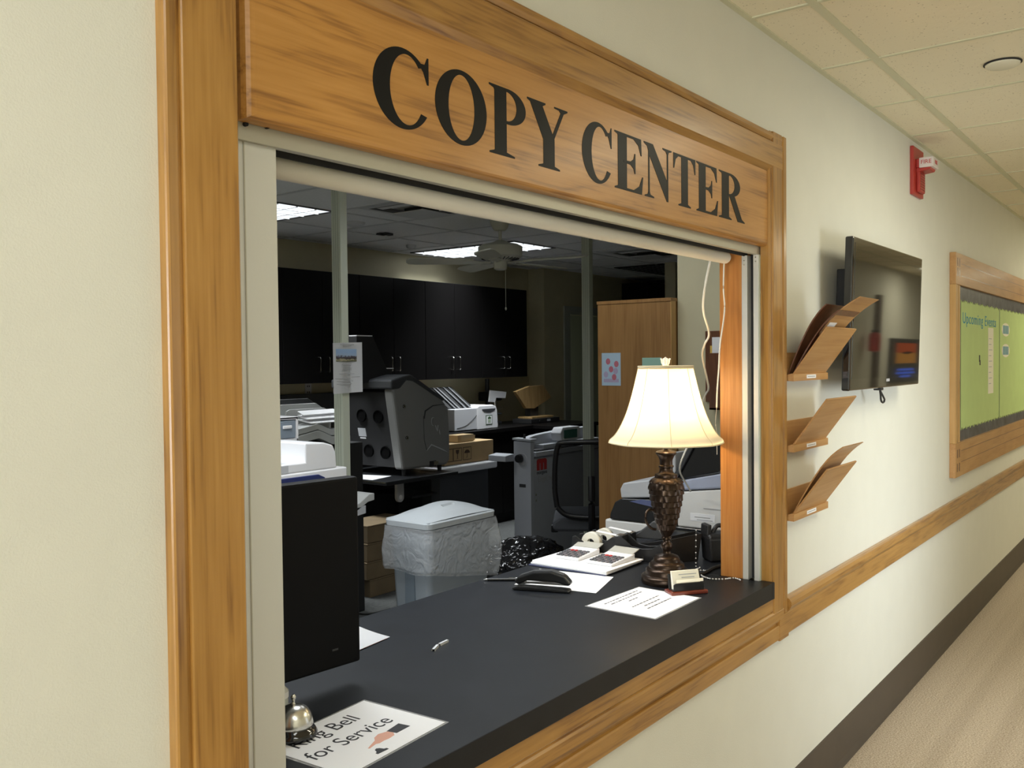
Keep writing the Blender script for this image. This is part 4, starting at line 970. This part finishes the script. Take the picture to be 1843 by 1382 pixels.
# ---- small white printer on the back counter
pr = thing('label_printer', 'small white and silver desktop printer on the back worktop', 'printer', (6.52, 4.34, .916))
m = MB(); m.prism([(.0, 0), (.30, 0), (.308, .02), (.297, .17), (.275, .21), (.23, .225), (.02, .225), (.0, .21)], 'Y', -.02, .30, white, .008); m.obj('body', pr)
m = MB(); m.prism([(-.31, .005), (.02, .005), (.04, .12), (.0, .205), (-.31, .205)], 'Y', -.005, .29, lgrey, .006); m.obj('side_cover', pr)
m = MB(); m.tube(spline([(-.28, -.006, .03), (-.15, -.006, .05), (-.02, -.006, .12), (.02, -.006, .16)]), .003, dgrey, 6); m.obj('side_groove', pr)
m = MB(); m.prism(arc(.165, .190, .10, .035, 180, 360, 20), 'Y', -.023, -.019, dgrey); m.obj('display_window', pr)
m = MB(); m.box(.12, .215, -.0225, -.0205, .04, .13, mat('tag_green', (.05, .11, .04), .5)); m.box(.127, .208, -.0235, -.0225, .047, .123, paper); m.prism([(.145, .105), (.17, .118), (.195, .105), (.19, .095), (.15, .095)], 'Y', -.0245, -.0235, mat('tag_green', (.05, .11, .04), .5)); m.box(.15, .19, -.0245, -.0235, .06, .088, mat('tag_pale', (.45, .55, .4), .5)); m.obj('badge', pr)
m = MB()
for x in (-.24, -.19, -.10, -.03): m.slab([(x, .05, .205), (x+.02, .05, .205), (x-.10, .22, .40), (x-.12, .22, .40)], .006, mat('chute_rib', (.16, .165, .17), .4))
m.slab([(-.30, .07, .205), (.04, .07, .205), (-.09, .23, .40), (-.43, .23, .40)], .004, mblack); m.obj('paper_chute', pr)

# ---- big grey machine on the black table
tb = thing('work_table', 'black table carrying the big grey machine', 'table', (4.36, 3.34, 0))
MB().box(0, .745, 0, .78, .712, .74, black, .004).obj('tabletop', tb)
m = MB(); m.box(.0, .71, -.002, .012, .70, .742, nickel); 
MB().box(-.001, .001, .01, .76, .728, .738, nickel).obj('edge_strip', tb); m.bm.free()
m = MB(); m.box(.62, .72, .16, .26, 0, .71, dgrey, .004); m.obj('leg', tb)
m = MB(); m.box(.02, .10, .46, .56, 0, .71, dgrey, .004); m.obj('leg', tb)
m = MB(); m.box(.02, .72, .60, .64, .15, .70, mblack); m.obj('modesty_panel', tb)
m = MB(); m.prism(arc(.235, .600, .035, .035, 180, 360, 16)+[(.27, .71), (.20, .71)], 'Y', .10, .125, lgrey, .003); m.lathe([(0, .098), (.014, .098), (.018, .101)], (.235, 0, .600), white, 20, 'Y'); m.obj('leg_bracket', tb)
m = MB(); m.box(.35, .62, .10, .55, .575, .59, black, .002); m.obj('under_shelf', tb)
gm = thing('finishing_machine', 'big grey and black machine standing on the black table', 'machine', (4.55, 3.45, .74))
F_ = [(-.014, .627), (.085, .047), (.552, .042), (.588, .075), (.590, .244), (.575, .463), (.514, .528), (.20, .690), (.16, .700), (.11, .680), (.05, .632)]
MB().prism(F_, 'Y', 0, .09, mgrey, .016).obj('side_panel', gm)
P_in = [(.01, .60), (.09, .06), (.52, .055), (.56, .10), (.56, .24), (.55, .45), (.49, .515), (.18, .675), (.04, .62)]
MB().prism(P_in, 'Y', .09, .60, mat('machine_black', (.02, .02, .021), .55)).obj('body', gm)
m = MB(); m.prism([(-.03, .625), (-.03, .690), (.08, .715), (.16, .728), (.20, .715), (.54, .535), (.52, .52), (.20, .672), (.13, .685), (.06, .628)], 'Y', -.006, .62, dgrey, .012); m.obj('hood', gm)
m = MB()
m.prism([(.30, .40), (.315, .46), (.40, .495), (.53, .500), (.535, .497), (.40, .488), (.322, .452), (.31, .40)], 'Y', -.004, .004, dgrey)
m.prism([(.33, .165), (.38, .20), (.50, .155), (.57, .13), (.50, .165), (.38, .21)], 'Y', -.004, .004, lgrey)
m.tube([(.30, .0, .42), (.305, 0, .25), (.33, 0, .17)], .0025, dgrey, 6); m.obj('panel_crease', gm)  # crease drawn in colour: dark strips as its shade, a light one as highlight
m = MB()
for x, z in ((.10, .50), (.125, .275)): m.lathe([(0, -.004), (.012, -.004), (.014, .002)], (x, 0, z), mblack, 20, 'Y'); m.lathe([(.006, -.006), (.011, -.006), (.012, -.004)], (x, 0, z-.002), nickel, 20, 'Y')
m.obj('panel_screw', gm)
m = MB(); m.tube(arc3 if False else [(.40+.018*math.cos(R(a)), -.003, .375+.03*math.sin(R(a))) for a in range(60, 300, 20)], .0022, lgrey, 5); m.tube([(.425, -.003, .345), (.44, -.003, .31)], .0025, lgrey, 5); m.tube([(.455, -.003, .345), (.445, -.003, .30)], .0025, lgrey, 5); m.tube([(.465, -.003, .31), (.475, -.003, .275)], .0025, lgrey, 5); m.obj('embossed_mark', gm)
m = MB(); m.box(.36, .43, -.003, .003, .045, .085, mblack, .002); m.box(.40, .45, -.008, .0, .05, .08, nickel, .002); m.obj('latch', gm)
m = MB()   # fan openings on the dark left face: near-black discs, inner shade put into the colour
for y, z in ((.36, .43), (.19, .425), (.33, .17), (.16, .165)):
    xx = .01+(.60-z)*.148-.012
    m.lathe([(0, .006), (.041, .006), (.042, -.002), (.046, -.002), (.047, .012)], (xx, y, z), mat('hole_shade', (.002, .002, .002), .9, spec=.1), 32, 'X')
m.obj('fan_opening', gm)
m = MB(); m.slab([(.048, .34, .335), (.048, .42, .335), (.060, .42, .275), (.060, .34, .275)], .004, lgrey); m.slab([(.062, .35, .268), (.062, .41, .268), (.064, .41, .258), (.064, .35, .258)], .004, white); m.obj('rating_plate', gm)
for x, y in ((.12, .03), (.50, .03), (.12, .55), (.50, .55)): MB().cyl((x, y, 0), (x, y, .06), .014, mblack, .018).obj('foot', gm)
m = MB(); m.prism([(-.14, 1.0), (.02, 1.0), (.155, .765), (.20, .765), (.215, .70), (.10, .68), (-.14, .66)], 'Y', .22, .30, mblack, .004); m.obj('lid', gm)
m = MB(); m.box(-.138, .015, .222, .30, 1.001, 1.008, white); m.box(.155, .225, .222, .30, .7665, .773, white); m.obj('lid_edge', gm)
sheet([(4.38, 3.50), (4.62, 3.55), (4.50, 4.0), (4.38, 4.02)], .7405, 'loose white sheets on the black table by the pale pole')

# ---- carton on white bench
wb = thing('bench', 'grey bench with a plastic-wrapped white top under the carton', 'bench', (5.125, 3.68, 0))
m = MB(); m.grid(lambda u, v: (.0+.86*u, .0+.53*v, .7255+.003*math.sin(u*17+v*5)*math.sin(v*9)), 24, 12, white, thick=-.02); m.box(-.004, .864, -.012, .53, .66, .722, white, .012); m.obj('wrapped_top', wb)
MB().box(.02, .80, .04, .52, .0, .655, dgrey, .004).obj('cabinet_body', wb)
cb = thing('carton', 'cardboard carton with fragile and umbrella marks on the bench', 'carton', (5.36, 3.705, .7300))
m = MB(); m.box(0, .62, 0, .32, 0, .165, cardb, .003); m.box(0, .62, .14, .18, .1652, .1657, mat('packing_tape', (.5, .38, .2), .2)); m.obj('box_body', cb)
ic = mat('carton_ink', (.06, .03, .015), .7)
for x0, kd in ((.0, 0), (.105, 1), (.225, 2)):
    m = MB()
    for a in ((x0, x0+.105, .025, .030), (x0, x0+.105, .125, .130), (x0, x0+.004, .025, .13), (x0+.101, x0+.105, .025, .13)): m.box(a[0], a[1], -.0012, -.0002, a[2], a[3], ic)
    cx = x0+.052
    if kd == 1: m.prism([(cx-.02, .115), (cx+.02, .115), (cx+.016, .09), (cx+.003, .078), (cx+.003, .048), (cx+.015, .044), (cx-.015, .044), (cx-.003, .048), (cx-.003, .078), (cx-.016, .09)], 'Y', -.0012, -.0002, ic)
    if kd == 2: m.prism(arc(cx, .08, .034, .028, 0, 180, 16), 'Y', -.0012, -.0002, ic); m.box(cx-.002, cx+.002, -.0012, -.0002, .045, .085, ic); m.box(cx-.012, cx-.002, -.0012, -.0002, .043, .047, ic)
    m.obj('printed_mark', cb)
sb = tag(MB().box(5.565, 5.765, 3.74, 3.86, .896, .955, cardb, .002).obj('carton'), 'small brown box sitting on the marked carton', 'carton')
MB().box(5.60, 5.78, 3.739, 3.7395, .903, .948, mat('packing_tape', (.5, .38, .2), .2)).obj('tape', sb)

# ---- brown cartons on the floor by the bin
for k, (dx, h) in enumerate(((.015, .118), (-.012, .118), (-.006, .122), (.0, .118))):
    z = [0, .119, .238, .361][k]
    lb = ['lowest brown carton in the dim stack left of the bin', 'second brown carton from the floor in the stack left of the bin', 'third brown carton from the floor in the stack left of the bin', 'topmost brown carton in the dim stack left of the bin'][k]
    c_ = tag(MB().box(4.14+dx, 4.58+dx, 3.30, 3.58, z, z+h-.002, cardd, .003).obj('carton'), lb, 'carton', 'brown cartons on the floor')
    MB().box(4.1395+dx, 4.5805+dx, 3.2992, 3.5808, z+h-.012, z+h-.009, mat('carton_seam', (.12, .085, .045), .8)).obj('seam', c_)

# ---- bin with clear liner
bn = thing('rubbish_bin', 'slim grey rubbish bin with lid and clear plastic liner', 'bin', (3.32, 1.91, 0))
def rrect(hx, hy, r, n=6):
    pts = []
    for cx, cy, a0 in ((hx-r, hy-r, 0), (-hx+r, hy-r, 90), (-hx+r, -hy+r, 180), (hx-r, -hy+r, 270)):
        for i in range(n+1): a = R(a0+90*i/n); pts.append((cx+r*math.cos(a), cy+r*math.sin(a)))
    return pts
def loft(mb, secs, m, cap0=True, cap1=True, smooth=True):
    b = bmesh.new(); RR = [[b.verts.new((x, y, z)) for x, y in pts] for pts, z in secs]; n = len(RR[0])
    for k in range(len(RR)-1):
        for i in range(n): b.faces.new((RR[k][i], RR[k][(i+1) % n], RR[k+1][(i+1) % n], RR[k+1][i]))
    if cap0: b.faces.new(RR[0][::-1])
    if cap1: b.faces.new(RR[-1])
    bmesh.ops.recalc_face_normals(b, faces=b.faces); mb._add(b, m, None, smooth)
m = MB(); loft(m, [(rrect(.20, .105, .03), 0), (rrect(.235, .130, .035), .74), (rrect(.243, .137, .035), .755)], canp, True, False)
m.box(-.23, -.215, -.03, .03, .05, .70, mat('bin_rib', (.18, .22, .26), .5)); m.obj('body', bn)
m = MB(); loft(m, [(rrect(.252, .146, .035), .775), (rrect(.255, .149, .036), .80), (rrect(.250, .144, .036), .806)], lidp, True, True, False)
def lidf(u, v):
    x = -.245+.49*u; y = -.139+.278*v; h = .028*math.sin(math.pi*u)**.7+.022*max(0, math.sin(math.pi*(u-.05)))*math.exp(-((v-.5)/.24)**4)
    g = -.018 if (.42 < u < .60 and .3 < v < .36) else 0
    return (x, y, .806+h*min(1, 6*min(v, 1-v)+.15)*1.15+g)
m.grid(lidf, 40, 30, lidp); m.obj('lid', bn)
m = MB(); nU = 180; nV = 34
def bagfn(u, v):
    pts = rrect(.258, .153, .04, 8); n = len(pts); k = u*n; i = int(k) % n; f = k-int(k); x = pts[i][0]*(1-f)+pts[(i+1) % n][0]*f; y = pts[i][1]*(1-f)+pts[(i+1) % n][1]*f
    low = .475+.09*(.5-x/.5)+.012*noise.noise(Vector((x*8, y*8, 1)))
    z = .775-(.775-low)*v
    fold = noise.ridged_multi_fractal(Vector((x*7+z*3, y*7, z*4-x*3)), 1, 2, 3, 1, 2)-1
    s_ = 1+.03*v+(.09*math.sin(math.pi*v) if x > .15 else .03*math.sin(math.pi*v))+.022*fold*math.sin(math.pi*min(.95, v+.05))
    if v > .95: s_ *= .985
    return (x*s_, y*s_*1.03, z)
m.grid(bagfn, nU, nV, bagf); m.obj('plastic_liner', bn)

# ---- black bin bag on the floor
bg = MB(); b = bmesh.new(); bmesh.ops.create_icosphere(b, subdivisions=6, radius=1)
for v in b.verts:
    p = v.co.copy(); n1 = noise.noise(p*1.7+Vector((3, 1, 0))); n2 = noise.ridged_multi_fractal(p*2.6, 1, 2, 4, 1, 2)
    s_ = 1+.16*n1+.10*(n2-1); v.co = Vector((p.x*.34*s_, p.y*.27*s_, max(-.205, p.z*.20*s_)+.207))
bg._add(b, trash_black, Matrix.Translation((4.72, 2.46, 0)) @ Matrix.Diagonal((1, 1, .97, 1)), True); tag(bg.obj('rubbish_bag'), 'shiny black filled rubbish bag on the floor behind the counter', 'rubbish bag')

# ---- creasing machine
cr = thing('creasing_machine', 'grey free-standing creasing machine with red badge behind the chair', 'machine', (5.62, 3.05, 0))
MB().box(0, .045, 0, .165, .0, .93, creas, .004).obj('side_column', cr)
m = MB(); m.prism([(-.01, .932), (.17, .940), (.17, .955), (-.01, .950)], 'X', -.01, .07, creas, .002); m.obj('column_cap', cr)
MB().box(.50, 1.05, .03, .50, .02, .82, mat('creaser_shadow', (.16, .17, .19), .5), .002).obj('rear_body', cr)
MB().box(.05, 1.05, .005, .029, .02, .795, creas, .003).obj('front_panel', cr)
m = MB(); m.box(.046, 1.08, -.02, .12, .812, .848, creas, .004); m.box(.07, 1.05, .0, .10, .848, .862, dgrey); m.box(.20, 1.02, .02, .14, .862, .892, creas, .003); m.obj('feed_bed', cr)
m = MB(); m.prism([(.05, .86), (.05, .935), (.20, .962), (.62, .985), (1.05, .985), (1.05, .86)], 'Y', .105, .165, creas, .004); m.obj('top_cover', cr)
MB().cyl((.03, .08, .95), (.03, .08, .985), .010, bplas).obj('knob', cr)
m = MB(); m.lathe([(0, -.05), (.030, -.048), (.034, -.03), (.034, -.02), (.016, -.015), (.016, 0)], (0, .09, .80), bplas, 16, 'X'); m.lathe([(.045, -.004), (.05, 0)], (0, .08, .79), lgrey, 24, 'X'); m.obj('hand_knob', cr)
m = MB(); m.prism([(.20, .80), (.20, .76), (-.10, .775), (-.10, .82), (.0, .83)], 'Y', .17, .34, creas, .004); m.obj('delivery_wing', cr)
m = MB(); m.box(-.003, 0, .05, .11, .575, .60, dgrey); m.obj('name_plate', cr)
m = MB(); m.prism([(.40, .905), (.64, .905), (.68, .99), (.65, 1.015), (.42, 1.015), (.38, .97)], 'Y', -.02, .08, lgrey, .008); m.box(.425, .615, -.026, -.02, .925, .995, lcdm, .002); m.box(.45, .60, .0, .06, .85, .906, lgrey); m.obj('control_panel', cr)
m = MB(); x0, z0 = .085, .70
for a, b_ in ((0, .038), (.048, .086), (.096, .134)): m.box(x0+a, x0+b_, .0035, .0045, z0, z0+.065, redi)
m.prism([(x0, z0+.055), (x0+.134, z0+.055), (x0+.134, z0+.075), (x0+.12, z0+.088), (x0+.012, z0+.088), (x0, z0+.075)], 'Y', .0033, .0045, redi); m.obj('badge', cr)
text('morgana', .040, (x0+.068, .0040, z0-.018), (R(90), 0, 0), ink, 'lettering', cr, .0005)
text('DigiCreaser', .062, (x0+.165, .0040, z0-.072), (R(90), 0, 0), greyink, 'lettering', cr, .0005)
for z in (.47, .515): MB().lathe([(0, -.004), (.009, -.003), (.01, 0)], (.07, .005, z), nickel, 12, 'Y').obj('screw', cr)

# ---- mesh office chair
oc = thing('office_chair', 'black mesh-back office chair by the tall wooden cabinet', 'chair', (5.355, 2.335, 0), R(-57))
m = MB(); m.prism([(-.25, .40), (.25, .40), (.265, .43), (.26, .47), (.22, .495), (-.22, .495), (-.26, .47), (-.265, .43)], 'Y', -.25, .25, fabric, .02); m.obj('seat', oc)
br = [(-.23, -.27, .57), (-.245, -.27, .70), (-.24, -.28, .88), (-.22, -.29, .985), (-.18, -.295, 1.005), (0, -.30, 1.01), (.18, -.295, 1.005), (.22, -.29, .985), (.24, -.28, .88), (.245, -.27, .70), (.23, -.27, .57), (.16, -.27, .515), (0, -.27, .50), (-.16, -.27, .515)]
fr = spline(br+[br[0]], 6); m = MB(); m.tube(fr, .018, bplas, 10); m.obj('back_frame', oc)
m = MB(); cc = Vector((0, -.30, .76)); b = bmesh.new(); cv = b.verts.new(cc); vs = [b.verts.new(p) for p in fr[:-1]]
for i in range(len(vs)): b.faces.new((cv, vs[i], vs[(i+1) % len(vs)]))
m._add(b, winf, None, True); m.obj('mesh_back', oc)
m = MB(); m.tube(spline([(0, -.30, .78), (0, -.33, .60), (0, -.28, .42), (0, -.1, .375)]), .022, bplas); m.obj('back_support', oc)
MB().cyl((0, 0, .08), (0, 0, .40), .028, bplas).obj('gas_lift', oc)
m = MB(); m.tube([(-.12, .02, .375), (-.25, .10, .385)], .006, bplas); m.box(-.285, -.235, .09, .12, .33, .385, bplas, .008); m.obj('lever', oc)
for k in range(5):
    a = R(72*k+10); m = MB(); m.tube([(0, 0, .10), (.15*math.cos(a), .15*math.sin(a), .095), (.30*math.cos(a), .30*math.sin(a), .065)], [.028, .022, .015], bplas); m.obj('leg', oc)
    m = MB(); m.lathe([(0, -.022), (.028, -.022), (.03, -.015), (.03, .015), (.028, .022), (0, .022)], (.30*math.cos(a), .30*math.sin(a), .03), mblack, 20, 'Y'); m.obj('castor', oc)

# ---- tall wooden cabinet
tc_ = thing('tall_cabinet', 'tall plain oak cabinet standing behind the lamp', 'cabinet', (4.50, 1.265, 0))
m = MB(); m.box(0, .72, 0, .47, 0, 1.875, cabw); m.obj('carcass', tc_)
MB().box(0, .055, -.004, 0.0, 0, 1.875, oakPZ).obj('lit_edge', tc_)  # pale oak puts the lamplight on this narrow face into its colour
MB().box(-.004, .72, -.004, .474, 1.875, 1.893, cabw).obj('top_board', tc_)
def taped(y0, y1, z0, z1, mt, label, extras=None):
    t = thing('taped_sheet', label, 'paper', (4.4995, (y0+y1)/2, (z0+z1)/2), 0, None); hy, hz = (y1-y0)/2, (z1-z0)/2
    MB().box(-.0012, -.0002, -hy, hy, -hz, hz, mt).obj('sheet', t)
    if extras: extras(t, hy, hz)
    return t
def flowers(t, hy, hz):
    m = MB(); pk = mat('pink_print', (.50, .15, .20), .6); lv = mat('lilac_print', (.42, .36, .52), .6)
    for y, z, a in ((.02, .045, 0), (-.035, .03, 0), (.0, .0, 0), (.035, -.03, 1), (-.02, -.045, 0), (-.03, -.01, 1)):
        m.prism(arc(y, z, .015, .018, 0, 360, 14)[:-1], 'X', -.0018, -.0012, lv if a else pk)
    m.box(-.0016, -.0012, -.05, .05, -.075, -.055, lv); m.obj('printed_shapes', t)
taped(1.583, 1.709, 1.406, 1.594, bluep, 'pale blue printed sheet taped on the tall oak cabinet', flowers)
taped(1.321, 1.443, 1.376, 1.564, mint, 'mint green sheet taped on the cabinet above the lamp shade')

# ---- wall file pocket on the right wall
wp = thing('wall_file', 'dark brown wooden file pocket with notes on the room side wall', 'wall file', (4.575, 1.0, 1.28))
MB().box(-.010, 0, -.16, .09, .04, .425, brownw, .001).obj('back_plate', wp)
MB().box(-.05, -.040, -.16, .05, .0, .305, brownw, .001).obj('front_panel', wp)
MB().box(-.05, -.0, -.16, .05, .0, .01, brownw).obj('shelf', wp)
n1_ = tag(MB().box(4.543, 4.548, .93, 1.04, 1.50, 1.67, paper).obj('note_sheet'), 'white note sheets tucked in the brown file pocket', 'paper')
tag(MB().box(4.550, 4.552, 1.0, 1.055, 1.48, 1.625, yellow).obj('note_sheet'), 'yellow note tucked behind the white sheets in the brown pocket', 'paper')

# ---- photocopier beside the right wall (behind the lamp)
rc = thing('scanner_copier', 'white copier with dark control panel standing behind the lamp', 'copier', (3.45, .36, 0))
MB().box(0, .62, -.15, .69, .0, .845, cream, .008).obj('base_unit', rc)
m = MB(); m.box(-.003, 0, -.15, .69, .60, .604, dgrey); m.obj('panel_gap', rc)
m = MB(); m.box(-.012, -.0, -.12, .36, .835, .843, bplas); m.box(-.02, .0, .02, .10, .838, .852, bplas, .002); m.obj('dark_rail', rc)
m = MB(); m.prism([(.662, .848), (.660, .872), (.636, .925), (.60, .945), (.40, .955), (.335, .95), (.335, .848)], 'X', -.005, .30, bplas, .005); m.obj('dark_wedge', rc)
m = MB(); m.prism([(.56, .935), (.50, .948), (.40, .945), (.40, .915)], 'X', -.008, -.004, mat('slate_blue', (.10, .12, .24), .35)); m.obj('blue_face', rc)
m = MB(); m.prism([(.605, .945), (.610, .985), (.595, 1.012), (.55, 1.020), (.335, 1.058), (.335, .965), (.40, .965)], 'X', -.002, .30, lgrey, .006); m.obj('paper_tray', rc)
m = MB(); m.prism([(.33, .85), (.33, .995), (.10, 1.025), (-.14, 1.06), (-.14, .85)], 'X', -.004, .30, cream, .006); m.obj('scanner_body', rc)
m = MB(); m.prism([(.33, 1.0), (.32, 1.045), (.14, 1.085), (.10, 1.10), (.07, 1.135), (.02, 1.16), (-.14, 1.175), (-.14, 1.062), (.10, 1.028)], 'X', -.012, .30, bluegrey, .008); m.obj('scanner_lid', rc)
m = MB(); m.prism([(.325, 1.045), (.345, 1.052), (.245, 1.225), (.225, 1.22)], 'X', -.03, .12, dgrey, .004); m.prism([(.320, 1.05), (.14, 1.09), (.10, 1.13), (.11, 1.205), (.225, 1.215)], 'X', -.02, .10, bplas, .004); m.obj('tilted_panel', rc)
m = MB(); m.prism([(.40, 1.05), (.40, 1.15), (.34, 1.16), (.34, 1.05)], 'X', .0, .12, lgrey, .006); m.obj('rear_hinge', rc)
m = MB()
m.box(-.0055, -.004, -.11, .0, .985, 1.02, mat('pale_sticker', (.50, .52, .60), .5)); m.box(-.0055, -.004, -.07, -.02, .995, 1.01, mat('grey_sticker', (.3, .32, .42), .5))
m.box(-.0055, -.004, .16, .27, .880, .912, paper); m.box(-.0062, -.0055, .18, .25, .895, .899, greyink); m.box(-.0062, -.0055, .17, .24, .885, .888, greyink); m.obj('sticker', rc)
m = MB(); m.box(-.0062, -.004, .03, .05, .998, 1.002, ink); m.box(-.0062, -.004, .03, .04, .950, .953, ink); m.box(-.0058, -.004, -.14, .21, .934, .938, greyink); m.obj('printed_mark', rc)
rf = tag(MB().box(3.36, 3.40, .10, .24, .60, .93, mat('red_binder', (.55, .10, .03), .5), .003).obj('binder'), 'red folder edge showing between the pouch and the wooden jamb', 'folder')

# ---- copier group at the left, behind the monitor
lc = thing('photocopier', 'large white office copier left of the pale pole', 'copier', (1.85, 1.90, 0))
MB().box(0, .84, 0, .62, 0, 1.05, white, .01).obj('cabinet', lc)
MB().box(.0, .845, -.004, .62, 1.052, 1.10, white, .006).obj('scanner_deck', lc)
m = MB(); m.prism([(0, 1.02), (.62, 1.02), (.69, 1.03), (.715, 1.045), (.715, 1.068), (.68, 1.084), (0, 1.088)], 'Y', -.012, -.004, blueplas, .003); m.obj('blue_panel', lc)
m = MB(); m.prism([(0, 1.10), (.79, 1.10), (.785, 1.17), (.77, 1.20), (.72, 1.215), (.62, 1.22), (.62, 1.14), (0, 1.14)], 'Y', .0, .34, white, .006); m.prism([(0, 1.14), (.62, 1.14), (.62, 1.22), (.4, 1.232), (0, 1.25)], 'Y', .30, .34, tgrey, .003)
m.obj('document_feeder', lc)
m = MB(); m.slab([(.0, .02, 1.185), (.50, .02, 1.205), (.50, .30, 1.235), (.0, .30, 1.22)], .012, lgrey); m.slab([(.0, .02, 1.165), (.14, .02, 1.17), (.2, .25, 1.2), (.0, .25, 1.2)], .02, lgrey); m.obj('feed_tray', lc)
m = MB(); m.box(.48, .53, -.001, .0, 1.105, 1.135, lgrey); m.box(.0, .25, .0, .12, 1.141, 1.15, paper); m.obj('grip_recess', lc)
m = MB(); m.box(.84, 1.265, .42, .60, .60, .775, white, .006); m.obj('side_unit', lc)
m = MB(); m.prism([(1.0, .80), (1.26, .80), (1.35, .845), (1.395, .850), (1.395, .885), (1.36, .885), (1.29, .845), (1.25, .845), (1.22, .87), (1.0, .87)], 'Y', .40, .52, tgrey, .003); m.prism([(1.2, .776), (1.335, .79), (1.335, .83), (1.2, .82)], 'Y', .40, .44, lgrey, .002); m.obj('output_tray', lc)
dr = thing('desktop_drawers', 'clear stacked desktop drawers standing on the white copier', 'drawers', (2.42, 2.26, 1.1005))
m = MB(); m.box(0, .31, 0, .012, .195, .205, white); m.box(.298, .31, 0, .24, 0, .205, white, .002); m.box(0, .31, .0, .24, .195, .207, white, .003); m.box(0, .31, .0, .24, .095, .105, white); m.box(0, .31, .23, .24, 0, .205, white); m.box(0, .31, 0, .24, 0, .006, white); m.box(0, .012, 0, .24, 0, .205, white); m.obj('frame', dr)
for z in (.010, .108):
    d_ = MB().box(.014, .296, .002, .22, z, z+.082, drawm, .004).obj('drawer', dr); MB().box(.22, .27, -.006, .002, z+.045, z+.06, white, .003).obj('handle', d_)
# ---- sorter trays on dark stand
so = thing('mailbox_sorter', 'grey tray sorter full of paper behind the white copier', 'sorter', (3.30, 3.0, 0))
MB().box(-.25, .62, .10, .60, 0, 1.06, mblack, .005).obj('stand', so)
for k, (a, b_) in enumerate(((0, .030), (.034, .075))):
    lo, hi = 1-b_/.075, 1-a/.075
    def mixp(t): return [(x, zb+(zt-zb)*t) for x, zb, zt in ((-.25, 1.09, 1.15), (.0, 1.095, 1.18), (.08, 1.11, 1.19), (.16, 1.12, 1.205), (.20, 1.105, 1.19), (.26, 1.078, 1.165), (.40, 1.075, 1.16))]
    MB().prism(mixp(hi)+mixp(lo)[::-1], 'Y', -.02-.01*k, .12, tgrey, .003).obj('tray', so)
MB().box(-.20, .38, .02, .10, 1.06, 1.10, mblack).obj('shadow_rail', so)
for x0, x1, y, z, mt in ((.06, .40, .14, 1.285, tgrey), (.05, .42, .24, 1.31, tgrey), (.05, .46, .36, 1.335, dgrey)):
    MB().prism([(x0, 1.062), (x0, z-.03), (x0+.006, z-.01), (x0+.03, z), (x1-.05, z), (x1, z-.03), (x1, 1.062)], 'Y', y, y+.012, mt, .003).obj('divider', so)
for k in range(3):
    MB().slab([(.12, -.01+k*.035, 1.205+k*.022), (.39, -.01+k*.035, 1.205+k*.024), (.39, .11, 1.225+k*.024), (.12, .11, 1.223+k*.024)], .005, paper).obj('paper_stack', so)

# ---- floor junk by the pole
MBx = MB(); MBx.tube(spline([(3.62, 2.95, .30), (3.64, 2.95, .18), (3.72, 2.98, .06), (3.86, 3.0, .008), (4.02, 2.98, .008)]), .006, mblack); tag(MBx.obj('floor_cable'), 'black cable dropping to the floor beside the outlet pole', 'cable')
# ---- back office beyond the doorway
dk = thing('office_desk', 'dark desk with monitor seen through the back doorway', 'desk', (9.3, 5.6, 0))
MB().box(-.5, .6, -.3, .5, .70, .74, mblack).obj('desktop', dk); MB().box(-.48, .58, -.28, .45, 0, .70, mblack).obj('pedestal', dk)
sc_ = thing('computer_monitor', 'dark monitor standing on the desk beyond the back doorway', 'monitor', (9.25, 5.55, .74))
MB().box(-.30, .30, -.02, .02, .08, .46, mblack, .005).obj('housing', sc_); MB().box(-.1, .1, -.08, .1, 0, .02, mblack).obj('stand', sc_); MB().box(-.03, .03, .0, .03, .02, .2, mblack).obj('neck', sc_)
o = area('office_fill', (9.2, 5.6, CE-.04), 0.5, .5, 7.0, (.9, 1, .9), spread=180)  # added lamp without a fixture, brightens the wall beyond the doorway
# added black block stands in for the shade of the unlit far right part
tag(MB().box(9.75, 12.5, 4.30, 4.66, 1.25, 2.50, cabk).obj('shade_block'), 'black block standing in for shade in the unlit far right of the room', 'dark block')
